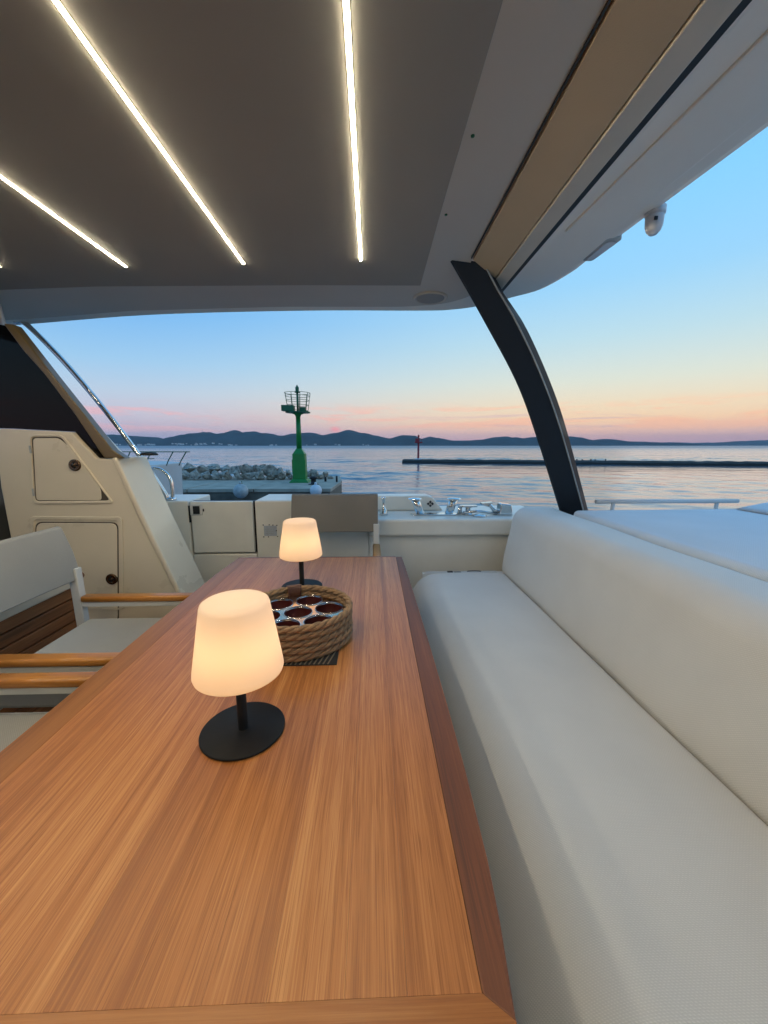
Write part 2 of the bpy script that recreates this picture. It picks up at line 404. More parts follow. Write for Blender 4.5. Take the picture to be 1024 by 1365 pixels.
def box_obj(name, material, x0, x1, y0, y1, z0, z1, parent=None, bevel=0.004, seg=2):
    return MB().box(x0, x1, y0, y1, z0, z1).build(name, material, parent, bevel, seg)

# ------------------------------------------------------------------ sea
WZ = -1.1
def sea_material():
    m = bpy.data.materials.new('sea_water'); t, p = nodes(m); N, L = t.nodes.new, t.links.new
    p.inputs['Base Color'].default_value = (0.08, 0.15, 0.20, 1); p.inputs['Roughness'].default_value = 0.16
    p.inputs['IOR'].default_value = 1.333
    tcn = N('ShaderNodeTexCoord')
    def nz(sc_, det, stretch, dist=0.4):
        mp = N('ShaderNodeMapping'); mp.inputs['Scale'].default_value = stretch; mp.inputs['Rotation'].default_value = (0, 0, R(12))
        L(tcn.outputs['Object'], mp.inputs[0])
        n = N('ShaderNodeTexNoise'); n.inputs['Scale'].default_value = sc_; n.inputs['Detail'].default_value = det
        n.inputs['Distortion'].default_value = dist; L(mp.outputs[0], n.inputs['Vector']); return n.outputs[0]
    sp = N('ShaderNodeSeparateXYZ'); L(tcn.outputs['Object'], sp.inputs[0])
    def mth(op, a, b, c=None):
        n = N('ShaderNodeMath'); n.operation = op
        for i, v in enumerate((a, b, c)):
            if v is None: continue
            if isinstance(v, (int, float)): n.inputs[i].default_value = v
            else: L(v, n.inputs[i])
        return n.outputs[0]
    # sheltered water inside the breakwater is calmer than the open channel
    line = mth('ADD', sp.outputs[1], mth('MULTIPLY', sp.outputs[0], 0.22))
    mr = N('ShaderNodeMapRange'); mr.interpolation_type = 'SMOOTHSTEP'; mr.inputs[1].default_value = 54; mr.inputs[2].default_value = 62
    mr.inputs[3].default_value = 0.30; mr.inputs[4].default_value = 1.0; L(line, mr.inputs[0])
    ml = N('ShaderNodeMapRange'); ml.interpolation_type = 'SMOOTHSTEP'; ml.inputs[1].default_value = -4; ml.inputs[2].default_value = 10
    ml.inputs[3].default_value = 0.9; ml.inputs[4].default_value = 0.0; L(sp.outputs[0], ml.inputs[0])
    calm = mth('MINIMUM', mth('ADD', mr.outputs[0], ml.outputs[0]), 1.0)
    patch = N('ShaderNodeMapRange'); patch.inputs[1].default_value = 0.35; patch.inputs[2].default_value = 0.65
    patch.inputs[3].default_value = 0.15; patch.inputs[4].default_value = 1.7; L(mth('ADD', mth('MULTIPLY', nz(0.03, 3, (0.3, 1, 1)), 0.35), mth('ADD', mth('MULTIPLY', nz(0.16, 4, (0.4, 1, 1)), 0.35), mth('MULTIPLY', nz(0.6, 4, (0.6, 1, 1)), 0.3))), patch.inputs[0])
    h = mth('ADD', mth('MULTIPLY', nz(0.9, 6, (0.55, 1, 1)), 0.30), mth('ADD', mth('MULTIPLY', nz(3.2, 5, (0.6, 1, 1)), 0.11), mth('MULTIPLY', nz(0.22, 4, (0.5, 1, 1)), 1.1)))
    rg = N('ShaderNodeMapRange'); rg.inputs[1].default_value = 15; rg.inputs[2].default_value = 500; rg.inputs[3].default_value = 0.09; rg.inputs[4].default_value = 0.38
    L(sp.outputs[1], rg.inputs[0]); L(rg.outputs[0], p.inputs['Roughness'])
    b = N('ShaderNodeBump'); b.inputs['Distance'].default_value = 1.0
    L(mth('MULTIPLY', mth('MULTIPLY', calm, patch.outputs[0]), 0.35), b.inputs['Strength'])
    L(h, b.inputs['Height']); L(b.outputs[0], p.inputs['Normal'])
    return m
SEA = sea_material()
import numpy as np
def build_sea():
    """one sheet: fine swell and ripples near the harbour, widening to the horizon"""
    rng = np.random.default_rng(3)
    ny, nx = 860, 560
    ys = 3.6 * (30000 / 3.6) ** (np.linspace(0, 1, ny) ** 1.0)
    u = np.linspace(-1.75, 1.75, nx)
    Y = np.repeat(ys[:, None], nx, 1); X = u[None, :] * Y
    dy = np.gradient(ys)[:, None]; dx = (u[1] - u[0]) * Y
    edge = Y + 0.22 * X
    inside = 1 / (1 + np.exp((edge - 58) / 1.5)) * (1 / (1 + np.exp(-(X + 0.0 * Y - 1.5) / 3.0)))
    gain = 1 - 0.78 * inside
    patch = np.zeros_like(X)
    for k in range(10):
        a = rng.normal(0, .35); L_ = rng.uniform(12, 60); ph = rng.uniform(0, 6.28)
        patch += np.sin((X * math.sin(a) * .6 + Y * math.cos(a)) * 2 * PI / L_ + ph + 1.3 * np.sin(X * 2 * PI / (L_ * 2.3) + ph * 2))
    patch = 1 + 0.22 * patch; patch = np.clip(patch, .25, 1.9)
    Z = np.zeros_like(X)
    for k in range(46):
        L_ = 0.32 * (4.6 / 0.32) ** rng.uniform(0, 1) ** 1.15; a = rng.normal(0.25, .55); ph = rng.uniform(0, 6.28)
        kx, ky = math.sin(a) * 2 * PI / L_, math.cos(a) * 2 * PI / L_
        lod = np.clip(L_ / (np.maximum(dy, dx * abs(math.sin(a))) * 3.2) - .6, 0, 1)
        amp = 0.0056 * L_ ** 0.9
        th = kx * X + ky * Y + ph + 0.8 * np.sin((X * .31 + Y * .17) / L_ * 1.7 + ph)
        Z += amp * lod * (np.sin(th) + 0.28 * np.sin(2 * th + .6))
    Z = WZ + Z * gain * patch
    co = np.stack([X, Y, Z], -1).reshape(-1, 3).astype(np.float32)
    me = bpy.data.meshes.new('sea')
    me.vertices.add(len(co)); me.vertices.foreach_set('co', co.ravel())
    idx = np.arange(ny * nx).reshape(ny, nx)
    q = np.stack([idx[:-1, :-1], idx[:-1, 1:], idx[1:, 1:], idx[1:, :-1]], -1).reshape(-1, 4)
    me.loops.add(q.size); me.loops.foreach_set('vertex_index', q.ravel().astype(np.int32))
    me.polygons.add(len(q)); me.polygons.foreach_set('loop_start', np.arange(0, q.size, 4, dtype=np.int32))
    me.polygons.foreach_set('use_smooth', np.ones(len(q), dtype=bool))
    me.update(calc_edges=True); me.validate()
    me.materials.append(SEA)
    o = bpy.data.objects.new('sea', me); col.objects.link(o); tag(o, kind='structure')
build_sea()
sm = MB(); S = 30000
sm.add([(-S, -S, WZ - .35), (S, -S, WZ - .35), (S, S, WZ - .35), (-S, S, WZ - .35)], [(0, 1, 2, 3)])
tag(sm.build('open_sea', SEA), kind='structure')

# ------------------------------------------------------------------ far islands
HILLM = mat('island_scrub', (0.026, 0.050, 0.052), 1.0, var=0.35, vscale=0.004, spec=0.0)
def island(name, prof, ybase, depth, seed, scale=1.0):
    """ridge heightfield: prof = [(px,py)] crest as surveyed from the deck"""
    pts = [at(px, py, y=ybase + depth * .5) for px, py in prof]
    xs = [p.x for p in pts]; hs = [(p.z - WZ) * scale for p in pts]
    nx, ny = 420, 12; x0, x1 = xs[0], xs[-1]; vs = []
    def H(x):
        for i in range(len(xs) - 1):
            if x <= xs[i + 1]:
                t = (x - xs[i]) / (xs[i + 1] - xs[i]); t = t * t * (3 - 2 * t)
                return hs[i] * (1 - t) + hs[i + 1] * t
        return hs[-1]
    for j in range(ny):
        v = j / (ny - 1)
        sh = math.sin(PI * v) ** 0.7 if 0 < v < 1 else 0
        for i in range(nx):
            x = x0 + (x1 - x0) * i / (nx - 1)
            nzv = noise.fractal(Vector((x / 700, v * 3 + seed, seed)), 1.0, 2.1, 5)
            h = H(x) * sh * (1 + (0.35 * nzv if abs(v - .5) > .06 else 0.05 * nzv))
            vs.append((x + 60 * nzv, ybase + depth * v + 120 * noise.noise(Vector((x / 600, seed, v))), WZ - 3 + max(0, h) + (3 if sh else 0)))
    fs = [(j * nx + i, j * nx + i + 1, (j + 1) * nx + i + 1, (j + 1) * nx + i) for j in range(ny - 1) for i in range(nx - 1)]
    o = MB().add(vs, fs, True).build(name, HILLM)
    return tag(o, kind='structure')
island('island_hills', [(-60, 586), (60, 585), (120, 584), (150, 581.5), (178, 581), (196, 582), (222, 585), (240, 580.5), (255, 577.5), (270, 577), (288, 578.8), (300, 577.5), (313, 573.8),
        (326, 577.8), (340, 576.6), (356, 578.3), (376, 582.5), (396, 579), (414, 580), (430, 580), (447, 577), (465, 572.8), (484, 577), (500, 580.5), (519, 584.3), (539, 579.8), (548, 580),
        (562, 584.8), (577, 581.6), (590, 584), (607, 587), (625, 587), (642, 586), (665, 582.3), (677, 581.4), (692, 584.6), (715, 582.5), (735, 585), (748, 583), (760, 581), (771, 582.4), (789, 586.8), (811, 585.4), (835, 588.6),
        (873, 589.5), (895, 591), (915, 593.2)], 5600, 1500, 1.3)
island('far_island_hills', [(830, 593), (870, 590.8), (895, 589.4), (914, 591), (940, 590.4), (966, 589.4), (990, 588), (1012, 587), (1040, 587.6), (1100, 586), (1200, 588), (1320, 590), (1500, 592)], 8200, 1500, 5.1)
# radio mast on the left hill
mp_ = at(270, 577, y=6350)
tag(MB().tube([(mp_.x, mp_.y, mp_.z - 8), (mp_.x, mp_.y, mp_.z + 48)], 4.5, 6, r2=2.0).build('radio_mast', FENDD), 'thin radio mast on the left hilltop across the water', 'mast')
# shore town
hm = []
for k in range(3):
    w, d, h = [(20, 14, 13), (32, 16, 17), (15, 12, 9)][k]
    b = MB().box(-w / 2, w / 2, -d / 2, d / 2, 0, h)
    r_ = MB().prism([(-w / 2 - 1, -d / 2 - 1, h), (-w / 2 - 1, d / 2 + 1, h), (-w / 2 - 1, 0, h + 5)], (w + 2, 0, 0))
    hm.append((b, r_))
def house_proto(k):
    e = empty('shore_house', (0, 0, -50)); hm[k][0].build('wall', HOUSE, e); hm[k][1].build('roof', TILES, e); return e
protos = [house_proto(k) for k in range(3)]
used = [False] * 3
rh = random.Random(5)
spots = [rh.uniform(150, 205) for _ in range(16)] + [rh.gauss(238, 9) for _ in range(14)] + [rh.uniform(250, 315) for _ in range(16)] + [rh.uniform(315, 470) for _ in range(6)] + [452, 447, 484, 488, 491]
for px in spots:
    k = rh.randrange(3); e = protos[k] if not used[k] else copy_tree(protos[k]); used[k] = True
    q = at(px, 594, y=5480)
    e.location = (q.x, 5440 + rh.uniform(-30, 160), WZ + rh.uniform(1, 12) + (rh.uniform(0, 20) if 215 < px < 300 else 0)); e.rotation_euler = (0, 0, rh.uniform(-.5, .5))
    tag(e, 'tiny pale house on the far shore, ' + ('behind the steel handrail at the left' if px < 206 else 'clustered above the moored motorboat' if px < 262 else 'above the rock heap left of the green beacon' if px < 380 else 'under the tall middle hill'), 'house', 'houses along the far shore')

# ------------------------------------------------------------------ breakwater + red beacon
bw = MB(); A = Vector((4.7, 57.6)); B = Vector((70, 42.5)); d = (B - A); nrm = Vector((-d.y, d.x)).normalized()
NB = 120
sec = [(-1.2, -0.6), (-1.15, 0.30), (-0.75, 0.50), (1.0, 0.52), (1.3, 0.3), (1.4, -0.6)]
vs = []
for i in range(NB):
    t = i / (NB - 1); p = A + d * t
    for (o_, z_) in sec:
        j = noise.noise(Vector((t * 60, o_ * 3, 2))) * 0.09
        q = p + nrm * (o_ + j); vs.append((q.x, q.y, WZ + z_ + (j if z_ > 0 else 0)))
ns = len(sec)
fs = [(i * ns + k, i * ns + k + 1, (i + 1) * ns + k + 1, (i + 1) * ns + k) for i in range(NB - 1) for k in range(ns - 1)]
fs += [tuple(range(ns)), tuple((NB - 1) * ns + k for k in range(ns))[::-1]]
tag(bw.add(vs, fs).build('breakwater', BWM), 'long low dark breakwater lying across the harbour mouth', 'breakwater')
for i, t in enumerate((0.352, 0.362, 0.378, 0.386, 0.405)):
    p = A + d * t; h = (0.32, 0.28, 0.36, 0.27, 0.34)[i]
    tag(MB().tube([(p.x, p.y, WZ + .45), (p.x, p.y, WZ + .5 + h * .3), (p.x + .02, p.y, WZ + .5 + h * .55)], 0.07, 8, r2=.10).build('mooring_post', BWM),
        '' + ('first', 'second', 'third', 'fourth', 'fifth')[i] + ' dark post from the left on the breakwater right of the roof pillar', 'mooring post', 'posts on the breakwater')
e = empty('red_beacon', (at(558, 610, y=57).x, 57.3, WZ + .5))
MB().lathe([(0, 0), (.55, 0), (.55, .12), (.2, .16), (0, .16)], n=16, smooth=False).build('base', FEND, e)
MB().lathe([(.16, .1), (.13, 2.6), (0, 2.6)], n=14).build('pole', RED, e)
MB().box(-.55, .55, -.3, .3, 2.35, 2.52).box(-.5, .1, -.32, -.2, 2.5, 2.95).build('platform', RED, e, .02)
MB().tube([(0, 0, 2.5), (0, 0, 3.2)], .07, 8).tube([(-.4, 0, 2.5), (-.4, 0, 3.0)], .03, 6).tube([(.45, 0, 2.5), (.45, 0, 2.95)], .03, 6).tube([(-.4, 0, 3.0), (.45, 0, 2.95)], .03, 6).build('railing', RED, e)
MB().lathe([(0, 3.2), (.13, 3.2), (.15, 3.35), (.1, 3.5), (0, 3.52)], n=12).build('lantern', RED, e)
tag(e, 'slim red harbour beacon at the left end of the breakwater', 'beacon')

# ------------------------------------------------------------------ pier with rocks, beacon, bollard
pe = empty('stone_pier', (0, 0, 0))
front_y = 17.45
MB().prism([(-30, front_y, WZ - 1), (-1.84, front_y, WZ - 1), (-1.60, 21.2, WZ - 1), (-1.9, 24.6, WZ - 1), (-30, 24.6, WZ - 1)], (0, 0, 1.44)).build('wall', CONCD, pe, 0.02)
xs_ = [-30, -25, -21, -17.2, -14.1, -11.0, -8.1, -5.2, -1.78]
for i in range(len(xs_) - 1):
    a, b = xs_[i] + .02, xs_[i + 1] - .02
    last = i == len(xs_) - 2
    poly = [(a, front_y - .06, -.655), (b, front_y - .06, -.655), (b + (.21 if last else 0), 21.3, -.655), (b - (.15 if last else 0), 24.7, -.655), (a, 24.7, -.655)]
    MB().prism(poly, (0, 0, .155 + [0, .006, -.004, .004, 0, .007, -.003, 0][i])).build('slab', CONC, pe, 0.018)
tag(pe, 'concrete pier with worn edge across the water behind the stern', 'pier')

def rock_mesh(seed):
    rr = random.Random(seed); bm = bmesh.new()
    for _ in range(13):
        v = Vector((rr.gauss(0, 1), rr.gauss(0, 1), rr.gauss(0, 1))).normalized()
        bm.verts.new((v.x * rr.uniform(.8, 1.05), v.y * rr.uniform(.75, 1), v.z * rr.uniform(.62, .85)))
    r_ = bmesh.ops.convex_hull(bm, input=bm.verts)
    bmesh.ops.delete(bm, geom=[g for g in r_['geom_interior'] if isinstance(g, bmesh.types.BMVert)], context='VERTS')
    bmesh.ops.subdivide_edges(bm, edges=bm.edges, cuts=3, use_grid_fill=True)
    for v in bm.verts:
        n_ = noise.noise(v.co * 2.2 + Vector((seed, 0, 0))) * .14 + noise.noise(v.co * 6 + Vector((0, seed, 0))) * .07
        v.co *= 1 + n_
    bmesh.ops.recalc_face_normals(bm, faces=bm.faces)
    me = bpy.data.meshes.new('armour_rock'); bm.to_mesh(me); bm.free(); me.materials.append(ROCK); return me
rms = [rock_mesh(i * 7 + 3) for i in range(8)]
rr = random.Random(21)
rocks = []
def rock(px, y, z, s):
    row = 'front row' if y < 22.45 else ('upper row' if y < 23.05 and px < 378 else 'back of the heap')
    o = bpy.data.objects.new('armour_rock', rms[rr.randrange(8)]); col.objects.link(o)
    q = at(px, 600, y=y)
    o.location = (q.x, y, z); o.rotation_euler = (rr.uniform(-.5, .5), rr.uniform(-.5, .5), rr.uniform(0, 6.28)); o.scale = (s * rr.uniform(.95, 1.25), s, s * rr.uniform(.85, 1.05))
    rocks.append((row, px, o))
px = 150
while px < 378:
    s = rr.uniform(.36, .47); rock(px, 22.05 + rr.uniform(-.1, .15), -.5 + s * .62, s); px += s * 2 / 22 * 522 * .76
px = 236
while px < 362:
    s = rr.uniform(.40, .52); rock(px, 22.75 + rr.uniform(-.15, .15), -.02 + rr.uniform(-.05, .07), s); px += s * 2 / 22.7 * 522 * .72
for px, y, z, s in [(250, 23.3, .1, .45), (285, 23.3, .12, .42), (320, 23.3, .08, .45), (350, 23.2, .02, .4), (372, 22.7, -.1, .34), (384, 22.8, -.2, .3), (388, 22.1, -.35, .26), (418, 22.6, -.2, .36), (432, 22.9, -.3, .3), (412, 22.9, -.25, .34), (425, 22.4, -.35, .26), (440, 22.6, -.42, .2), (230, 22.9, -.2, .36), (215, 22.9, -.1, .4), (195, 22.9, -.05, .45)]:
    rock(px, y, z, s)

ords = ['first', 'second', 'third', 'fourth', 'fifth', 'sixth', 'seventh', 'eighth', 'ninth', 'tenth', 'eleventh', 'twelfth', 'thirteenth', 'fourteenth', 'fifteenth', 'sixteenth', 'seventeenth', 'eighteenth', 'nineteenth', 'twentieth']
for row in ('front row', 'upper row', 'back of the heap'):
    for k, (_, _, o) in enumerate(sorted((q for q in rocks if q[0] == row), key=lambda q: q[1])):
        tag(o, 'pale limestone boulder on the pier, ' + ords[k] + ' from the left in the ' + row, 'rock', 'rocks heaped on the pier')

gx = at(400.5, 640, y=20.6).x
g = empty('green_beacon', (gx, 20.6, -.5)); g.scale = (1, 1, .902)
def frus(mb, w0, w1, z0, z1):
    a, b = w0 / 2, w1 / 2
    return mb.add([(-a, -a, z0), (a, -a, z0), (a, a, z0), (-a, a, z0), (-b, -b, z1), (b, -b, z1), (b, b, z1), (-b, b, z1)], [(0, 1, 2, 3), (4, 5, 6, 7), (0, 1, 5, 4), (1, 2, 6, 5), (2, 3, 7, 6), (3, 0, 4, 7)])
frus(frus(MB(), .98, .92, .0, .09), .86, .74, .09, .2).build('plinth', GREEN, g, .01)
frus(frus(MB(), .66, .62, .2, 1.62), .60, .25, 1.62, 1.93).build('body', GREEN, g, .015)
MB().box(-.34, .34, -.335, -.325, .5, 1.3).build('door', GREEN, g, .004)
MB().tube([(0, 0, 1.85), (0, 0, 3.9)], .14, 16, r2=.115).lathe([(.115, 3.65), (.16, 3.8), (.32, 3.87), (.32, 3.9), (0, 3.9)], n=16).build('pole', GREEN, g)
MB().lathe([(0, 3.9), (.62, 3.9), (.62, 3.96), (0, 3.96)], n=24, smooth=False).build('platform', GREEND, g)
MB().box(-.72, -.12, -.55, -.1, 3.965, 4.28).box(-.69, -.66, -.57, -.53, 4.0, 4.24).box(.12, .42, -.3, .1, 3.965, 4.2).build('battery_box', GREEND, g, .02)
cg = MB()
for z, rad in ((4.02, .50), (4.32, .54), (4.58, .58), (4.82, .61), (4.98, .64)):
    cg.tube([(rad * math.cos(2 * PI * k / 28), rad * math.sin(2 * PI * k / 28), z) for k in range(28)], .014, 6, closed=True)
for k in range(9):
    a = 2 * PI * (k + .3) / 9; cg.tube([(.5 * math.cos(a), .5 * math.sin(a), 3.95), (.64 * math.cos(a), .64 * math.sin(a), 4.99)], .014, 6)
cg.build('cage_rail', GREEND, g)
MB().tube([(0, 0, 3.95), (0, 0, 5.0)], .055, 8).build('lantern_post', GREEND, g)
MB().lathe([(0, 5.0), (.13, 5.0), (.13, 5.06), (.07, 5.07), (.09, 5.12), (.09, 5.28), (.05, 5.34), (.02, 5.42), (0, 5.42)], n=16).build('lantern', GREEND, g)
tag(g, 'tall green harbour light with cage top standing on the pier end', 'beacon')
b = empty('iron_bollard', (at(418, 640, y=19.3).x, 19.3, -.5))
MB().lathe([(0, 0), (.2, 0), (.2, .03), (.13, .05), (.12, .24), (.19, .30), (.2, .36), (.12, .4), (0, .41)], n=20).build('column', BLACK, b)
MB().lathe([(0, 0), (.26, 0), (.26, .02), (0, .02)], n=20, smooth=False).build('flange', BLACK, b, loc=(0, 0, -.003))
tag(b, 'black iron mooring bollard right of the green beacon', 'bollard')
p_ = at(449, 640, y=20.6)
tag(MB().tube([(p_.x, 20.6, -.5), (p_.x, 20.6, -.18)], .05, 8).build('iron_pin', BLACK), 'short dark iron pin at the far corner of the pier', 'pin')
p_ = at(434, 640, y=20.9)
tag(MB().tube([(p_.x, 20.9, -.5), (p_.x, 20.9, -.25)], .06, 8).build('iron_pin', BLACK), 'short dark stub between the bollard and the pier corner', 'pin')
for (px, py, r_, m_, lb) in ((320, 655, .315, FENDD, 'larger greyish ball fender hanging on the pier wall'), (420.5, 654.3, .262, FEND, 'smaller bright white ball fender below the bollard')):
    q = at(px, py, y=16.95)
    e = empty('ball_fender', (q.x, front_y - .075 - r_, q.z))
    prof = [(r_ * math.sin(PI * k / 20), -r_ * math.cos(PI * k / 20)) for k in range(21)]
    MB().lathe(prof, n=32).build('ball', m_, e)
    MB().lathe([(0, r_ * .97), (.06, r_ * .97), (.05, r_ + .08), (.02, r_ + .1), (0, r_ + .1)], n=12).build('neck', m_, e)
    MB().tube([(0, 0, r_ + .08), (0, r_ * .5, r_ + .1), (0, r_ + .03, -.5 - q.z + .012), (0, r_ + .5, -.5 - q.z + .02)], .016, 6).build('rope', GREEND, e)
    tag(e, lb, 'fender')

# ------------------------------------------------------------------ neighbouring boat at the left
nb = empty('moored_motorboat', (-.34, 0, 0))
hx0, hx1 = -13.5, -4.93
def hullsec(x, w, top):
    return [(x, 10 - w, top), (x, 10 - w * .97, top - .35), (x, 10 - w * .8, WZ - .2), (x, 10 + w * .8, WZ - .2), (x, 10 + w * .97, top - .35), (x, 10 + w, top)]
secs = [hullsec(-4.83, .95, .93), hullsec(-5.3, 1.25, .95), hullsec(-6.5, 1.4, .97), hullsec(-8.5, 1.45, 1.0), hullsec(-10.5, 1.4, 1.04), hullsec(-12.5, .9, 1.1), hullsec(-13.6, .15, 1.14)]
vs = [v for q in secs for v in q]; n6 = 6
fs = [(i * 6 + k, i * 6 + k + 1, (i + 1) * 6 + k + 1, (i + 1) * 6 + k) for i in range(len(secs) - 1) for k in range(5)] + [(i * 6 + 5, i * 6, (i + 1) * 6, (i + 1) * 6 + 5) for i in range(len(secs) - 1)] + [(0, 1, 2, 3, 4, 5), tuple(36 + k for k in range(6))]
MB().add(vs, fs).build('hull', BOATW, nb, .03, 3)
rl = MB()
rl.tube([(-12.5, 9.0, 1.30), (-9, 8.7, 1.27), (-6.6, 8.8, 1.25), (-3.62, 8.8, 1.245)], .011, 6)
rl.tube([(-12.5, 9.0, 1.16), (-9, 8.7, 1.13), (-6.6, 8.8, 1.11), (-4.4, 8.8, 1.10)], .008, 6)
for x in (-4.0, -4.28, -4.75, -5.2, -5.6, -6.3, -7.2, -8.3, -9.6): rl.tube([(x, 9.05, .94), (x + .10, 8.95, 1.05), (x + .30, 8.8, 1.25)], .012, 6)
rl.build('guard_rail', GREEND, nb)
MB().tube([(-5.55, 8.95, 1.03), (-5.5, 8.95, .97), (-5.3, 8.95, .96), (-5.2, 8.95, 1.02)], .022, 8).box(-5.48, -5.28, 8.92, 8.98, .94, .965).build('cleat', CHROME, nb)
pq = at(192.5, 626, y=8.62)
MB().tube([(pq.x + .075 * math.cos(2 * PI * k / 20), 8.62, pq.z + .075 * math.sin(2 * PI * k / 20)) for k in range(20)], .014, 6, closed=True).build('porthole', BLACK, nb)
for k in range(3):
    MB().box(-5.55, -5.05, 8.62, 8.66, .66 - k * .09, .69 - k * .09).build('vent_slot', BLACK, nb, .004)
tag(nb, 'white motorboat with thin steel rails moored beyond the left steps', 'boat')

# ================================================================== OUR YACHT
# ---- deck and coamings
MB().box(-3.1, 3.3, -1.9, 3.6, -.3, -.02).build('cockpit_deck', GELS)['kind'] = 'structure'
dk = MB()
x = -2.9
while x < 3.1:
    dk.box(x, x + .056, -1.8, 2.98, -.018, 0); x += .06
dko = dk.build('deck_planks', TEAKDECK); tag(dko, kind='structure')

pb = empty('unseen_port_bulwark', (-2.98, .8, 0))  # unseen side wall, added to keep stray sky light out of the cockpit
MB().box(-.06, .06, -2.6, 2.6, -.02, .93).build('side_wall', GELS, pb, .01)
MB().box(-.11, .09, -2.6, 2.6, .932, .965).build('cap_rail', GELS, pb, .012, 3)
tag(pb, 'unseen cream side bulwark, added along the far left to hold back sky light', 'bulwark')

# ---- hardtop
CZt = 2.2
ht = empty('hardtop_roof', (0, 0, CZt))
outline = [(-2.9, -1.7), (1.22, -1.7), (1.155, 0.0), (1.047, 1.149), (.985, 1.86), (.972, 2.04), (.913, 2.25), (.80, 2.37), (.664, 2.505), (.50, 2.58), (.31, 2.604), (-.436, 2.63), (-1.412, 2.74), (-2.292, 2.95), (-2.9, 3.1)]
def off_poly(P, d):
    n = len(P); out = []
    for i in range(n):
        a = (Vector(P[i]) - Vector(P[i - 1])).normalized(); b = (Vector(P[(i + 1) % n]) - Vector(P[i])).normalized()
        na = Vector((-a.y, a.x)); nb_ = Vector((-b.y, b.x)); m = (na + nb_).normalized(); k = d / max(.4, m.dot(na))
        q = Vector(P[i]) + m * k; out.append((q.x, q.y))
    return out
fine = []
P3 = [Vector((*p, 0)) for p in outline[3:14]]
sp3 = spline(P3, 5)
outl = outline[:3] + [(q.x, q.y) for q in sp3] + outline[14:]
outl = off_poly(outl, -.004)
inner = off_poly(outl, .03)
n = len(outl)
vs = [(x, y, 0) for x, y in inner] + [(x, y, .010) for x, y in outl] + [(x, y, .16) for x, y in outl]
fs = [tuple(range(n))[::-1], tuple(range(2 * n, 3 * n))] + [(i, (i + 1) % n, n + (i + 1) % n, n + i) for i in range(n)] + [(n + i, n + (i + 1) % n, 2 * n + (i + 1) % n, 2 * n + i) for i in range(n)]
MB().add(vs, fs).build('roof_shell', ROOFO, ht)
# inner gelcoat surround (light) and dark headliner, set slightly proud
surr = [(-2.75, -1.6), (.436, -1.6), (.447, 0.9), (.452, 1.95), (.60, 2.2), (.55, 2.33), (.44, 2.44), (.2, 2.50), (-.5, 2.52), (-1.45, 2.62), (-2.2, 2.80), (-2.75, 2.9)]
MB().prism([(x, y, -.006) for x, y in rounded(surr, .08, 4)], (0, 0, .012)).build('surround_panel', CEIL2, ht, .004)
hl_ = [(-2.72, -1.55), (.243, -1.55), (.25, 1.5), (.258, 2.17), (-.36, 2.185), (-.759, 2.205), (-1.4, 2.235), (-1.963, 2.30), (-2.72, 2.40)]
MB().prism([(x, y, -.011) for x, y in hl_], (0, 0, .014)).build('headliner', CEIL, ht, .003)
# side beam: tan board, cream strip, black seal
MB().prism([(.447, -1.6, -.014), (.60, -1.6, -.03), (.598, 2.02, -.03), (.455, 1.875, -.014)], (0, 0, .05)).build('tan_board', TAN, ht, .002)
MB().box(.4425, .4468, -1.6, 1.865, -.012, .01).build('seam_strip', BLACK, ht)
MB().prism([(.6025, -1.6, -.034), (.668, -1.6, -.034), (.672, 2.16, -.034), (.6025, 2.05, -.034)], (0, 0, .05)).build('cream_strip', CREAMT, ht, .004)
MB().prism([(.6705, -1.6, -.026), (.692, -1.6, -.026), (.696, 2.215, -.026), (.6745, 2.18, -.026)], (0, 0, .05)).build('black_seal', BLACK, ht, .002)
MB().prism([(.694, -1.6, -.012), (.715, -1.6, -.012), (.718, 2.2, -.012), (.699, 2.2, -.012)], (0, 0, .03)).build('edge_trim', ROOFO, ht, .004)
MB().prism([(.81, -1.6, -.007), (1.03, -1.6, -.007), (.972, 1.076, -.007), (.935, 1.649, -.007), (.755, 1.655, -.007), (.797, .907, -.007)], (0, 0, .012)).build('raised_panel', ROOFO, ht, .005)
# LED strips
def led(x0, x1, y1):
    e_ = MB().prism([(x0 - .0062, -1.4, -.0125), (x0 + .0062, -1.4, -.0125), (x1 + .0064, y1, -.0125), (x1 - .0064, y1, -.0125)], (0, 0, .005)).build('led_strip', LEDE, ht)
    MB().prism([(x0 - .0031, -1.4, -.0145), (x0 + .0031, -1.4, -.0145), (x1 + .0033, y1 - .006, -.0145), (x1 - .0033, y1 - .006, -.0145)], (0, 0, .004)).build('led_core', LED, e_)
led(-.043, -.041, 1.90); led(-.592, -.569, 1.95); led(-1.15, -1.117, 1.998); led(-1.72, -1.698, 2.02)
# speaker, screws
s_ = MB().lathe([(0, -.010), (.078, -.010), (.086, -.016), (.094, -.014), (.097, -.004), (.097, .0)], c=(.335, 2.345, 0), n=40).build('speaker', CEIL2, ht)
MB().lathe([(0, -.0125), (.07, -.0125), (.077, -.0115), (.077, -.004)], c=(.335, 2.345, 0), n=40).build('grille', SPEAK, s_)
for (x, y) in ((.275, 1.187), (.272, 1.548)):
    MB().lathe([(0, -.0095), (.005, -.009), (.0055, -.005)], c=(x, y, 0), n=12).build('screw', GREEND, ht)
# downstand bracket over the left steps
MB().prism([(-2.75, 2.3, -.15), (-2.02, 2.3, -.15), (-2.0, 2.34, -.15), (-2.42, 2.86, -.15), (-2.75, 2.86, -.15)], (0, 0, .14)).build('downstand', CEIL2, ht, .02, 4)
tag(ht, 'grey yacht hardtop roof overhead with tan side board and lit strips', 'roof')

